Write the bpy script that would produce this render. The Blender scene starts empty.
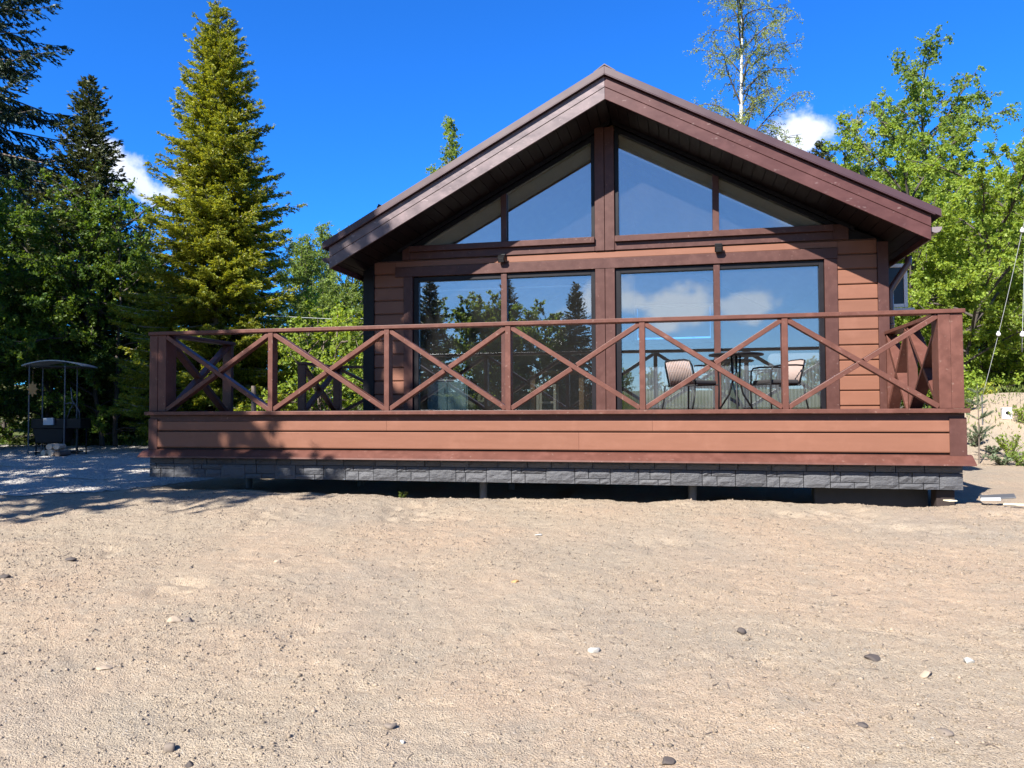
import bpy, math, random
import numpy as np
from mathutils import Vector, Matrix

random.seed(7)
S = bpy.context.scene
COL = S.collection
R = math.radians

# ------------------------------------------------------------------ helpers
def tag(o, label=None, cat=None, group=None, kind=None):
    if label: o['label'] = label
    if cat: o['category'] = cat
    if group: o['group'] = group
    if kind: o['kind'] = kind
    return o

def empty(name, loc, label, cat, group=None, rz=0.0):
    o = bpy.data.objects.new(name, None)
    COL.objects.link(o)
    o.location = loc
    o.rotation_euler = (0, 0, rz)
    o.empty_display_size = 0.2
    return tag(o, label, cat, group)

def wloc(o):
    v = Vector((0, 0, 0))
    while o is not None:
        v += o.location
        o = o.parent
    return v

def raw_mesh(name, verts, faces, quads=True):
    """verts (N,3), faces (M,k) arrays -> mesh (fast)"""
    me = bpy.data.meshes.new(name)
    verts = np.asarray(verts, dtype=np.float32)
    faces = np.asarray(faces, dtype=np.int32)
    k = faces.shape[1]
    me.vertices.add(len(verts))
    me.vertices.foreach_set('co', verts.ravel())
    me.loops.add(faces.size)
    me.loops.foreach_set('vertex_index', faces.ravel())
    me.polygons.add(len(faces))
    me.polygons.foreach_set('loop_start', np.arange(len(faces), dtype=np.int32) * k)
    me.update(calc_edges=True)
    me.validate()
    return me

def link_mesh(name, me, mat, parent=None, smooth=False):
    if mat is not None:
        me.materials.append(mat)
    if smooth:
        me.polygons.foreach_set('use_smooth', np.ones(len(me.polygons), dtype=bool))
    o = bpy.data.objects.new(name, me)
    COL.objects.link(o)
    if parent is not None:
        o.parent = parent
    return o

class MB:
    """collects solids, builds ONE mesh object"""
    def __init__(s):
        s.v = []; s.f = []
    def add(s, verts, faces):
        n = len(s.v)
        s.v += [tuple(p) for p in verts]
        s.f += [tuple(i + n for i in f) for f in faces]
        return s
    def box(s, x0, x1, y0, y1, z0, z1):
        v = [(x0,y0,z0),(x1,y0,z0),(x1,y1,z0),(x0,y1,z0),(x0,y0,z1),(x1,y0,z1),(x1,y1,z1),(x0,y1,z1)]
        return s.add(v, [(3,2,1,0),(4,5,6,7),(0,1,5,4),(1,2,6,5),(2,3,7,6),(3,0,4,7)])
    def prism(s, poly, axis, a, b):
        """poly: list of 2-D points in the two other axes, extruded along axis (0 x,1 y,2 z)"""
        def P(p, t):
            return (t,p[0],p[1]) if axis == 0 else ((p[0],t,p[1]) if axis == 1 else (p[0],p[1],t))
        n = len(poly)
        v = [P(p,a) for p in poly] + [P(p,b) for p in poly]
        f = [tuple(range(n-1,-1,-1)), tuple(range(n,2*n))]
        f += [(i,(i+1)%n,n+(i+1)%n,n+i) for i in range(n)]
        return s.add(v, f)
    def beam(s, p0, p1, w, d, up):
        """bar from p0 to p1; d along 'up', w across"""
        p0 = Vector(p0); p1 = Vector(p1); t = (p1-p0).normalized()
        up = Vector(up); side = t.cross(up).normalized(); up = side.cross(t).normalized()
        v = []
        for p in (p0, p1):
            for a, b in ((-1,-1),(1,-1),(1,1),(-1,1)):
                v.append(p + side*(a*w/2) + up*(b*d/2))
        return s.add(v, [(3,2,1,0),(4,5,6,7),(0,1,5,4),(1,2,6,5),(2,3,7,6),(3,0,4,7)])
    def tube(s, path, r, n=8, caps=True):
        path = [Vector(p) for p in path]
        m = len(path)
        rr = r if isinstance(r, (list, tuple)) else [r]*m
        base = len(s.v); prev = None
        for i, p in enumerate(path):
            t = (path[min(i+1,m-1)] - path[max(i-1,0)]).normalized()
            if prev is None:
                a = Vector((0,0,1)) if abs(t.z) < .9 else Vector((1,0,0))
                u = t.cross(a).normalized()
            else:
                u = (prev - t*prev.dot(t)).normalized()
            prev = u; w = t.cross(u)
            for k in range(n):
                an = 2*math.pi*k/n
                q = p + (u*math.cos(an) + w*math.sin(an))*rr[i]
                s.v.append((q.x,q.y,q.z))
        for i in range(m-1):
            for k in range(n):
                a = base+i*n+k; b = base+i*n+(k+1)%n
                s.f.append((a,b,b+n,a+n))
        if caps:
            s.f.append(tuple(base+k for k in range(n-1,-1,-1)))
            s.f.append(tuple(base+(m-1)*n+k for k in range(n)))
        return s
    def lathe(s, prof, c=(0,0,0), n=32):
        base = len(s.v); m = len(prof)
        for r, z in prof:
            for k in range(n):
                an = 2*math.pi*k/n
                s.v.append((c[0]+r*math.cos(an), c[1]+r*math.sin(an), c[2]+z))
        for i in range(m-1):
            for k in range(n):
                a = base+i*n+k; b = base+i*n+(k+1)%n
                s.f.append((a,b,b+n,a+n))
        s.f.append(tuple(base+k for k in range(n-1,-1,-1)))
        s.f.append(tuple(base+(m-1)*n+k for k in range(n)))
        return s
    def build(s, name, mat, parent=None, bevel=0.0, smooth=False, seg=2):
        me = bpy.data.meshes.new(name)
        off = wloc(parent) if parent is not None else Vector((0,0,0))
        me.from_pydata([(p[0]-off.x, p[1]-off.y, p[2]-off.z) for p in s.v], [], s.f)
        me.update()
        o = link_mesh(name, me, mat, parent, smooth)
        if bevel:
            b = o.modifiers.new('edge', 'BEVEL')
            b.width = bevel; b.segments = seg; b.limit_method = 'ANGLE'; b.angle_limit = R(50)
        return o

# numpy value noise
def _hash(ix, iy, seed):
    h = (ix.astype(np.int64)*374761393 + iy.astype(np.int64)*668265263 + seed*974634777) & 0xFFFFFFFF
    h = ((h ^ (h >> 13)) * 1274126177) & 0xFFFFFFFF
    h = h ^ (h >> 16)
    return (h & 0xFFFF) / 65535.0
def vnoise(x, y, seed=0):
    ix = np.floor(x); iy = np.floor(y); fx = x-ix; fy = y-iy
    fx = fx*fx*(3-2*fx); fy = fy*fy*(3-2*fy)
    a = _hash(ix,iy,seed); b = _hash(ix+1,iy,seed); c = _hash(ix,iy+1,seed); d = _hash(ix+1,iy+1,seed)
    return (a*(1-fx)+b*fx)*(1-fy) + (c*(1-fx)+d*fx)*fy - 0.5
def sstep(a, b, x):
    t = np.clip((x-a)/(b-a), 0, 1); return t*t*(3-2*t)

# ------------------------------------------------------------------ materials
class NT:
    def __init__(s, name):
        s.m = bpy.data.materials.new(name); s.m.use_nodes = True
        s.t = s.m.node_tree; s.t.nodes.clear()
        s.out = s.n('ShaderNodeOutputMaterial')
    def n(s, typ, **kw):
        nd = s.t.nodes.new(typ)
        for k, v in kw.items():
            if k.startswith('i_'):
                key = k[2:]
                key = int(key) if key.isdigit() else key.replace('_', ' ')
                nd.inputs[key].default_value = v
            else: setattr(nd, k, v)
        return nd
    def l(s, a, b): s.t.links.new(a, b)
    def ramp(s, fac, stops):
        r = s.n('ShaderNodeValToRGB'); e = r.color_ramp.elements
        while len(e) > 1: e.remove(e[-1])
        e[0].position = stops[0][0]; e[0].color = tuple(stops[0][1]) + (1,) if len(stops[0][1]) == 3 else stops[0][1]
        for p, c in stops[1:]:
            x = e.new(p); x.color = tuple(c) + (1,)
        s.l(fac, r.inputs[0]); return r.outputs[0]
    def mix(s, fac, a, b, blend='MIX'):
        m = s.n('ShaderNodeMix', data_type='RGBA', blend_type=blend)
        for sock, v in ((m.inputs['Factor'], fac), (m.inputs[6], a), (m.inputs[7], b)):
            if hasattr(v, 'links') or isinstance(v, bpy.types.NodeSocket): s.l(v, sock)
            else: sock.default_value = v if not isinstance(v, tuple) else (tuple(v)+(1,) if len(v) == 3 else v)
        return m.outputs[2]
    def noise(s, vec, scale, detail=4, rough=.55, dist=0.0):
        nd = s.n('ShaderNodeTexNoise'); nd.inputs['Scale'].default_value = scale
        nd.inputs['Detail'].default_value = detail; nd.inputs['Roughness'].default_value = rough
        nd.inputs['Distortion'].default_value = dist
        if vec is not None: s.l(vec, nd.inputs['Vector'])
        return nd.outputs[0]
    def mapped(s, vec, scale):
        m = s.n('ShaderNodeMapping'); m.inputs['Scale'].default_value = scale
        s.l(vec, m.inputs['Vector']); return m.outputs[0]
    def bump(s, h, strength, dist, normal=None):
        b = s.n('ShaderNodeBump'); b.inputs['Strength'].default_value = strength; b.inputs['Distance'].default_value = dist
        s.l(h, b.inputs['Height'])
        if normal is not None: s.l(normal, b.inputs['Normal'])
        return b.outputs[0]
    def math(s, op, a, b=0.0, c=0.0):
        m = s.n('ShaderNodeMath', operation=op)
        for i, v in enumerate((a, b, c)):
            if isinstance(v, bpy.types.NodeSocket): s.l(v, m.inputs[i])
            else: m.inputs[i].default_value = v
        return m.outputs[0]

def painted(name, c, rough=.5, grain=(1,1,1), var=.18, bump=.25, wear=None, spec=.22):
    """painted / stained timber: slow tone drift, streaky grain, tiny pale knots and nicks"""
    k = NT(name); tc = k.n('ShaderNodeTexCoord').outputs['Object']
    g = k.mapped(tc, grain)
    n1 = k.noise(g, 9, 6, .65); n2 = k.noise(tc, 1.3, 3)
    isl = k.n('ShaderNodeNewGeometry').outputs['Random Per Island']
    lo = tuple(x*(1-var) for x in c); hi = tuple(min(1, x*(1+var)) for x in c)
    col = k.mix(k.ramp(n1, [(.3,(0,0,0)),(.7,(1,1,1))]), lo, hi)
    col = k.mix(k.math('MULTIPLY', n2, .6), col, tuple(x*(1-var*1.6) for x in c))
    drift = k.noise(tc, 4.5, 4, .6); col = k.mix(k.math('MULTIPLY', k.ramp(drift, [(.52,(0,0,0)),(.72,(1,1,1))]), .5), col, tuple(min(1, x*(1+var*1.8)+.006) for x in c))
    v = k.math('MULTIPLY_ADD', isl, .12, .94)
    hv = k.n('ShaderNodeHueSaturation'); k.l(col, hv.inputs['Color']); k.l(v, hv.inputs['Value'])
    col = hv.outputs[0]
    if wear:
        sp = k.noise(g, 26, 2, .5)
        w = k.ramp(sp, [(.675,(0,0,0)),(.73,(1,1,1))])
        col = k.mix(k.math('MULTIPLY', w, .55), col, wear)
    b = k.n('ShaderNodeBsdfPrincipled'); k.l(col, b.inputs['Base Color'])
    b.inputs['Specular IOR Level'].default_value = spec
    rr = k.math('MULTIPLY_ADD', n1, .25, rough-.12); k.l(rr, b.inputs['Roughness'])
    k.l(k.bump(n1, bump, .004), b.inputs['Normal'])
    k.l(b.outputs[0], k.out.inputs[0]); return k.m

def plain(name, c, rough=.5, metal=0.0, var=.12, scale=8, bump=0.0, spec=.5):
    k = NT(name); tc = k.n('ShaderNodeTexCoord').outputs['Object']
    n = k.noise(tc, scale, 4)
    col = k.mix(n, tuple(x*(1-var) for x in c), tuple(min(1, x*(1+var)) for x in c))
    b = k.n('ShaderNodeBsdfPrincipled'); k.l(col, b.inputs['Base Color'])
    b.inputs['Metallic'].default_value = metal; b.inputs['Specular IOR Level'].default_value = spec
    k.l(k.math('MULTIPLY_ADD', n, .2, rough-.1), b.inputs['Roughness'])
    if bump: k.l(k.bump(n, bump, .01), b.inputs['Normal'])
    k.l(b.outputs[0], k.out.inputs[0]); return k.m

def leafmat(name, c1, c2, trans=.35, rough=.55, c3=None):
    k = NT(name); isl = k.n('ShaderNodeNewGeometry').outputs['Random Per Island']
    st = [(0.0,c1),(1.0,c2)] if c3 is None else [(0.0,c1),(.8,c2),(1.0,c3)]
    col = k.ramp(isl, st)
    tc = k.n('ShaderNodeTexCoord').outputs['Object']
    n = k.noise(tc, .55, 2)
    hv = k.n('ShaderNodeHueSaturation'); k.l(col, hv.inputs['Color'])
    k.l(k.math('MULTIPLY_ADD', n, .9, .55), hv.inputs['Value'])
    col = hv.outputs[0]
    b = k.n('ShaderNodeBsdfPrincipled'); k.l(col, b.inputs['Base Color'])
    b.inputs['Roughness'].default_value = rough; b.inputs['Specular IOR Level'].default_value = .35
    t = k.n('ShaderNodeBsdfTranslucent')
    k.l(k.mix(1.0, col, (1.5,1.35,.6), 'MULTIPLY'), t.inputs[0])
    m = k.n('ShaderNodeMixShader'); m.inputs[0].default_value = trans
    k.l(b.outputs[0], m.inputs[1]); k.l(t.outputs[0], m.inputs[2]); k.l(m.outputs[0], k.out.inputs[0])
    return k.m

M = {}
M['trim'] = painted('brown_trim_paint', (.074,.0325,.0265), .42, (1,1,1), .16, .2, (0.1694, 0.1078, 0.0924))
M['rail'] = painted('brown_rail_stain', (.106,.043,.0315), .45, (1,1,1), .2, .3, (0.1848, 0.1155, 0.0924))
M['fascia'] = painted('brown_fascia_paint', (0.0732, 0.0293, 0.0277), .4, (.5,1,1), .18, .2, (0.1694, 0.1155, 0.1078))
M['fascia_pale'] = painted('pale_brown_fascia', (.125,.085,.088), .36, (.5,1,1), .35, .25, (.26,.20,.20), .5)  # paler, patchier colour for the left slope's fascia boards
M['siding'] = painted('terracotta_siding_paint', (0.1762, 0.0784, 0.0500), .45, (.25,1,2), .07, .12)
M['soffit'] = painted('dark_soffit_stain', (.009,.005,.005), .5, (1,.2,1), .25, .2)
M['blacktrim'] = painted('black_brown_frame_paint', (.006,.005,.007), .45, (1,1,.3), .2, .1)
M['metal'] = plain('brown_roof_metal', (.046,.020,.024), .38, 0, .1, 3)
M['black'] = plain('black_metal', (.008,.008,.009), .45, 0, .2, 8, 0, .25)
M['pine'] = painted('pale_pine_boards', (.50,.37,.23), .5, (1,.15,1), .15, .1)
M['reveal'] = plain('pale_reveal_board', (.62,.50,.38), .6)
M['wall_in'] = plain('interior_pale_plaster', (.27,.255,.235), .8)
#(0.1840, 0.1680, 0.1520), .8)
M['deckfloor'] = painted('deck_plank_stain', (.12,.06,.045), .5, (.2,1,1), .2, .2)
M['white'] = plain('white_paint', (.62,.62,.61), .45, 0, .04)
M['greysill'] = plain('grey_sill_metal', (.42,.43,.44), .4, 0, .06)
M['pipe'] = plain('brown_pipe_metal', (.10,.055,.052), .3, 0, .1)
M['gutterend'] = plain('grey_gutter_metal', (.17,.14,.14), .35, 0, .1)
M['steel'] = plain('dull_pile_steel', (.10,.10,.105), .5, .3)
M['concrete'] = plain('dark_foundation_board', (.028,.028,.03), .7, 0, .4, 5, .4)
M['rope'] = plain('beige_rope', (.27,.20,.175), .7, 0, .15, 30)
M['cushion'] = plain('black_cushion_fabric', (.018,.016,.017), .85, 0, .3, 20)
M['sofa'] = plain('light_grey_corduroy', (.78,.78,.78), .85, 0, .08, 30)
M['turq'] = plain('pale_turquoise_paint', (.30,.46,.46), .5, 0, .05)
M['oak'] = painted('pale_table_wood', (.40,.25,.13), .5, (.3,1,1), .15, .1)
M['cream'] = plain('cream_stool_paint', (.60,.55,.40), .5)
M['bark_birch'] = None

def glass_mat():
    k = NT('reflective_window_glass'); tc = k.n('ShaderNodeTexCoord').outputs['Object']
    n = k.noise(tc, .7, 1)
    bn = k.bump(n, .02, .05)
    g = k.n('ShaderNodeBsdfGlossy'); g.inputs['Color'].default_value = (.88,.92,.95,1); g.inputs['Roughness'].default_value = 0.0
    k.l(bn, g.inputs['Normal'])
    t = k.n('ShaderNodeBsdfTransparent'); t.inputs['Color'].default_value = (.93,.95,.95,1)
    fr = k.n('ShaderNodeFresnel'); fr.inputs['IOR'].default_value = 1.5
    fac = k.math('MULTIPLY_ADD', fr.outputs[0], .7, .17)
    m = k.n('ShaderNodeMixShader'); k.l(fac, m.inputs[0])
    k.l(t.outputs[0], m.inputs[1]); k.l(g.outputs[0], m.inputs[2])
    d = k.n('ShaderNodeBsdfDiffuse'); d.inputs[0].default_value = (.55,.53,.50,1)
    dn = k.noise(tc, 2.2, 5, .65, .6)
    m2 = k.n('ShaderNodeMixShader'); k.l(k.math('MULTIPLY_ADD', dn, .020, .003), m2.inputs[0])
    k.l(m.outputs[0], m2.inputs[1]); k.l(d.outputs[0], m2.inputs[2]); k.l(m2.outputs[0], k.out.inputs[0]); return k.m
M['glass'] = glass_mat()

def stone_mat():
    k = NT('charcoal_split_stone'); tc = k.n('ShaderNodeTexCoord').outputs['Object']
    isl = k.n('ShaderNodeNewGeometry').outputs['Random Per Island']
    n = k.noise(k.mapped(tc,(1,1,2.2)), 14, 6, .7); n2 = k.noise(tc, 60, 3)
    col = k.ramp(isl, [(0,(0.0524, 0.0531, 0.0583)),(.5,(0.0711, 0.0725, 0.0793)),(1,(0.0861, 0.0868, 0.0935))])
    col = k.mix(k.math('MULTIPLY', n, .6), col, (.04,.04,.045))
    b = k.n('ShaderNodeBsdfPrincipled'); k.l(col, b.inputs['Base Color']); b.inputs['Roughness'].default_value = .62
    h = k.math('ADD', n, k.math('MULTIPLY', n2, .2))
    k.l(k.bump(h, .9, .02), b.inputs['Normal']); k.l(b.outputs[0], k.out.inputs[0]); return k.m
M['stone'] = stone_mat()

def sand_mat():
    k = NT('dry_gravelly_sand'); g = k.n('ShaderNodeNewGeometry'); p = g.outputs['Position']
    big = k.noise(p, .55, 4, .6, .3); mid = k.noise(p, 3.2, 5, .6); fine = k.noise(p, 38, 5, .7); grit = k.noise(p, 130, 2, .6)
    col = k.mix(k.ramp(big, [(.38,(0,0,0)),(.62,(1,1,1))]), (0.3465, 0.2763, 0.1977), (0.3815, 0.2804, 0.1930))
    col = k.mix(k.ramp(mid, [(.50,(0,0,0)),(.80,(1,1,1))]), col, (0.2900, 0.2437, 0.1848))
    pink = k.ramp(k.noise(p, 1.1, 3), [(.56,(0,0,0)),(.7,(1,1,1))])
    col = k.mix(k.math('MULTIPLY', pink, .12), col, (0.3598, 0.2490, 0.1774))
    col = k.mix(k.math('MULTIPLY', k.ramp(fine, [(.46,(0,0,0)),(.62,(1,1,1))]), .38), col, (0.4428, 0.3736, 0.2856))
    grey = k.ramp(k.noise(p, .38, 3, .5), [(.46,(0,0,0)),(.62,(1,1,1))])
    col = k.mix(k.math('MULTIPLY', grey, .55), col, (.285,.245,.195))
    dark = k.ramp(grit, [(.35,(1,1,1)),(.42,(0,0,0))])
    col = k.mix(k.math('MULTIPLY', dark, .72), col, (0.1053, 0.0868, 0.0661))
    spec = k.ramp(k.noise(p, 75, 1), [(.70,(0,0,0)),(.74,(1,1,1))])
    col = k.mix(k.math('MULTIPLY', spec, .6), col, (0.4789, 0.4441, 0.3884))
    # real change of ground cover: forest floor and meadow away from the sandy yard
    sx = k.n('ShaderNodeSeparateXYZ'); k.l(p, sx.inputs[0]); X, Y = sx.outputs[0], sx.outputs[1]
    wob = k.math('MULTIPLY_ADD', k.noise(p, .35, 4), 5.0, -2.5)
    def edge(val, a, b):
        mr = k.n('ShaderNodeMapRange'); mr.clamp = True
        mr.inputs['From Min'].default_value = a; mr.inputs['From Max'].default_value = b
        k.l(k.math('ADD', val, wob), mr.inputs['Value']); return mr.outputs[0]
    far = k.math('MAXIMUM', edge(Y, 12.5, 14), edge(k.math('MULTIPLY', Y, -1.0), 13, 14.5))
    left = edge(k.math('MULTIPLY', X, -1.0), 9.0, 11.0); right = edge(X, 20, 22)
    far = k.math('MAXIMUM', far, k.math('MAXIMUM', left, right))
    gcol = k.mix(k.noise(p, 1.7, 5), (.055,.085,.022), (.12,.125,.045))
    col = k.mix(far, col, gcol)
    b = k.n('ShaderNodeBsdfPrincipled'); k.l(col, b.inputs['Base Color']); b.inputs['Roughness'].default_value = .95
    b.inputs['Specular IOR Level'].default_value = .15
    h = k.math('ADD', k.math('MULTIPLY', fine, 1.0), k.math('MULTIPLY', grit, .85))
    k.l(k.bump(h, .9, .020), b.inputs['Normal']); k.l(b.outputs[0], k.out.inputs[0]); return k.m
M['sand'] = sand_mat()

def gravel_mat():
    k = NT('blue_grey_gravel'); p = k.n('ShaderNodeNewGeometry').outputs['Position']
    vo = k.n('ShaderNodeTexVoronoi'); vo.inputs['Scale'].default_value = 22; k.l(p, vo.inputs['Vector'])
    n = k.noise(p, 1.2, 5); f = k.noise(p, 45, 3)
    col = k.mix(vo.outputs['Color'], (.36,.33,.29), (.58,.54,.48))
    col = k.mix(k.math('MULTIPLY', n, .7), col, (.33,.30,.27))
    b = k.n('ShaderNodeBsdfPrincipled'); k.l(col, b.inputs['Base Color']); b.inputs['Roughness'].default_value = .8
    k.l(k.bump(k.math('ADD', vo.outputs['Distance'], f), 1.0, .05), b.inputs['Normal']); k.l(b.outputs[0], k.out.inputs[0]); return k.m
M['gravel'] = gravel_mat()

def rockmat(name, c):
    k = NT(name); tc = k.n('ShaderNodeTexCoord').outputs['Object']
    n = k.noise(tc, 14, 5, .65); isl = k.n('ShaderNodeNewGeometry').outputs['Random Per Island']
    col = k.mix(n, tuple(x*.7 for x in c), tuple(x*1.2 for x in c))
    hv = k.n('ShaderNodeHueSaturation'); k.l(col, hv.inputs['Color']); k.l(k.math('MULTIPLY_ADD', isl, .7, .6), hv.inputs['Value'])
    b = k.n('ShaderNodeBsdfPrincipled'); k.l(hv.outputs[0], b.inputs['Base Color']); b.inputs['Roughness'].default_value = .8
    k.l(k.bump(n, .5, .01), b.inputs['Normal']); k.l(b.outputs[0], k.out.inputs[0]); return k.m
M['rock_grey'] = rockmat('grey_stone', (.15,.12,.095)); M['rock_tan'] = rockmat('tan_stone', (.30,.235,.17))
M['rock_dark'] = rockmat('dark_stone', (.06,.048,.042)); M['rock_white'] = rockmat('chalky_white_stone', (.36,.34,.30))
M['rock_orange'] = rockmat('ochre_stone', (.36,.20,.08)); M['pebble'] = rockmat('mixed_sand_clods', (0.2310, 0.1809, 0.1309))

def barkmat(name, c, birch=False):
    k = NT(name); tc = k.n('ShaderNodeTexCoord').outputs['Object']
    n = k.noise(k.mapped(tc,(6,6,1.2)), 4, 5, .65)
    col = k.mix(n, tuple(x*.6 for x in c), tuple(x*1.25 for x in c))
    if birch:
        m = k.noise(k.mapped(tc,(2,2,9)), 2.2, 3)
        col = k.mix(k.ramp(m, [(.60,(0,0,0)),(.68,(1,1,1))]), col, (.08,.07,.06))
    b = k.n('ShaderNodeBsdfPrincipled'); k.l(col, b.inputs['Base Color']); b.inputs['Roughness'].default_value = .85
    k.l(k.bump(n, .6, .02), b.inputs['Normal']); k.l(b.outputs[0], k.out.inputs[0]); return k.m
M['bark'] = barkmat('grey_brown_bark', (.13,.10,.08)); M['bark_birch'] = barkmat('white_birch_bark', (.52,.50,.46), True)
M['bark_pale'] = barkmat('pale_grey_bark', (.30,.27,.23)); M['bark_dark'] = barkmat('dark_twig_bark', (.06,.048,.04)); M['log'] = barkmat('split_firewood', (.58,.46,.34))

M['spruce_sun'] = leafmat('yellow_green_spruce_needles', (.11,.155,.018), (.285,.300,.030), .40, .5, (.36,.34,.03))
M['spruce_dark'] = leafmat('dark_spruce_needles', (.026,.044,.016), (.085,.095,.028), .28, .5)
M['spruce_blue'] = leafmat('deep_green_spruce_needles', (.016,.032,.016), (.034,.056,.024), .15, .5)
M['leaf_birch'] = leafmat('pale_birch_leaves', (.19,.24,.07), (.30,.34,.11), .5)
M['leaf_green'] = leafmat('fresh_green_leaves', (.16,.25,.032), (.31,.39,.062), .54)
M['leaf_mid'] = leafmat('mid_green_leaves', (.13,.21,.040), (.25,.33,.075), .54)
M['leaf_dark'] = leafmat('shade_green_leaves', (.026,.066,.010), (.075,.13,.018), .40)
M['leaf_fresh'] = leafmat('soft_fresh_green_leaves', (.12,.19,.04), (.21,.28,.07), .5)
M['leaf_under'] = leafmat('understorey_leaves', (.055,.115,.015), (.14,.205,.028), .46)
M['grass'] = leafmat('fresh_grass', (.07,.12,.02), (.16,.19,.05), .35)
M['pine_sapling'] = leafmat('grey_green_pine_needles', (.09,.13,.07), (.16,.19,.11), .25)
M['flower'] = leafmat('yellow_green_flowering_weed', (.24,.30,.03), (.42,.42,.05), .35)

# ------------------------------------------------------------------ camera (deck front edge is the x axis, y runs back into the house)
YAW, PITCH, ROLL = -0.21474, 0.0325, -0.0043
CAM = Vector((6.493, -8.461, 0.0138))
fw = Vector((math.sin(YAW)*math.cos(PITCH), math.cos(YAW)*math.cos(PITCH), math.sin(PITCH)))
rt = Vector((math.cos(YAW), -math.sin(YAW), 0)); up = rt.cross(fw)
r2 = rt*math.cos(ROLL) + up*math.sin(ROLL); u2 = -rt*math.sin(ROLL) + up*math.cos(ROLL)
cam = bpy.data.cameras.new('camera'); co = bpy.data.objects.new('camera', cam); COL.objects.link(co)
co.matrix_world = Matrix(((r2.x,u2.x,-fw.x,CAM.x),(r2.y,u2.y,-fw.y,CAM.y),(r2.z,u2.z,-fw.z,CAM.z),(0,0,0,1)))
cam.sensor_width = 36; cam.lens = 768.5/1024*36; cam.clip_start = .05; cam.clip_end = 2000
S.camera = co

# ------------------------------------------------------------------ light and sky
SUN_TO = Vector((-.403, -.90, .802)).normalized()
el = math.asin(SUN_TO.z)
sl = bpy.data.lights.new('sun', 'SUN'); sl.energy = 5.0; sl.angle = R(.55); sl.color = (1.0, .955, .89)
so = bpy.data.objects.new('sun', sl); COL.objects.link(so); so.location = (-10, -20, 20)
so.rotation_euler = (-SUN_TO).to_track_quat('-Z', 'Y').to_euler()
w = bpy.data.worlds.new('World'); S.world = w; w.use_nodes = True
wt = w.node_tree; wt.nodes.clear()
def wn(typ, **kw):
    nd = wt.nodes.new(typ)
    for a, b in kw.items(): setattr(nd, a, b)
    return nd
def wm(op, a, b=0.0, c=0.0):
    m = wn('ShaderNodeMath', operation=op)
    for i, v in enumerate((a, b, c)):
        if isinstance(v, bpy.types.NodeSocket): wt.links.new(v, m.inputs[i])
        else: m.inputs[i].default_value = v
    return m.outputs[0]
sky = wn('ShaderNodeTexSky', sky_type='NISHITA'); sky.sun_disc = False
sky.sun_elevation = el; sky.sun_rotation = math.atan2(SUN_TO.x, SUN_TO.y)
sky.altitude = 200; sky.air_density = 1.0; sky.dust_density = .15; sky.ozone_density = 3.5
hs = wn('ShaderNodeMix', data_type='RGBA', blend_type='MULTIPLY'); hs.inputs['Factor'].default_value = 1.0
wt.links.new(sky.outputs[0], hs.inputs[6])
# deep blue away from the sun, paler on the sunward side of the sky
_tc = wn('ShaderNodeTexCoord'); _d = wn('ShaderNodeVectorMath', operation='DOT_PRODUCT'); wt.links.new(_tc.outputs['Generated'], _d.inputs[0]); _d.inputs[1].default_value = SUN_TO
_mr = wn('ShaderNodeMapRange', interpolation_type='SMOOTHSTEP'); wt.links.new(_d.outputs['Value'], _mr.inputs['Value'])
_mr.inputs['From Min'].default_value = .22; _mr.inputs['From Max'].default_value = .75
_mx = wn('ShaderNodeMix', data_type='RGBA'); wt.links.new(_mr.outputs[0], _mx.inputs['Factor'])
_mx.inputs[6].default_value = (.155, .72, 1.56, 1); _mx.inputs[7].default_value = (.55, .80, 1.12, 1)
wt.links.new(_mx.outputs[2], hs.inputs[7])
skycol = hs.outputs[2]
geo = wn('ShaderNodeTexCoord'); dirv = geo.outputs['Generated']
def cloud(col, az, e, wid, hei, rough, strength, nscale, tilt=0.0, white=(6.4, 6.7, 7.2, 1)):
    az, e = R(az), R(e)
    c = Vector((math.sin(az)*math.cos(e), math.cos(az)*math.cos(e), math.sin(e)))
    r = Vector((math.cos(az), -math.sin(az), 0)); u = r.cross(c)*1.0
    if u.z < 0: u = -u
    r, u = r*math.cos(tilt)+u*math.sin(tilt), u*math.cos(tilt)-r*math.sin(tilt)
    def dot(v):
        d = wn('ShaderNodeVectorMath', operation='DOT_PRODUCT'); wt.links.new(dirv, d.inputs[0]); d.inputs[1].default_value = v
        return d.outputs['Value']
    a = wm('DIVIDE', dot(r), math.sin(R(wid))); b = wm('DIVIDE', dot(u), math.sin(R(hei)))
    d2 = wm('ADD', wm('MULTIPLY', a, a), wm('MULTIPLY', b, b))
    rad = wm('SQRT', d2)
    nz = wn('ShaderNodeTexNoise'); nz.inputs['Scale'].default_value = nscale; nz.inputs['Detail'].default_value = 7; nz.inputs['Roughness'].default_value = .58
    wt.links.new(dirv, nz.inputs['Vector'])
    v = wm('ADD', wm('SUBTRACT', 1.0, rad), wm('MULTIPLY_ADD', nz.outputs[0], rough, -rough*.5))
    front = wm('GREATER_THAN', dot(c), .3)
    mr = wn('ShaderNodeMapRange', interpolation_type='SMOOTHSTEP'); wt.links.new(v, mr.inputs['Value'])
    mr.inputs['From Min'].default_value = .10; mr.inputs['From Max'].default_value = .70
    f = wm('MULTIPLY', wm('MULTIPLY', mr.outputs[0], front), strength)
    m = wn('ShaderNodeMix', data_type='RGBA'); wt.links.new(f, m.inputs['Factor']); wt.links.new(col, m.inputs[6])
    m.inputs[7].default_value = white
    return m.outputs[2]
skycol = cloud(skycol, -38.6, 15.2, 3.6, 1.7, 2.4, .85, 22, -.5)
skycol = cloud(skycol, -41.0, 16.6, 2.3, 1.5, 2.2, .85, 26)
skycol = cloud(skycol, -35.2, 15.4, 1.8, 1.9, 2.2, .8, 26)
skycol = cloud(skycol, 8.6, 18.4, 4.2, 2.3, 2.3, .92, 21)
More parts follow.
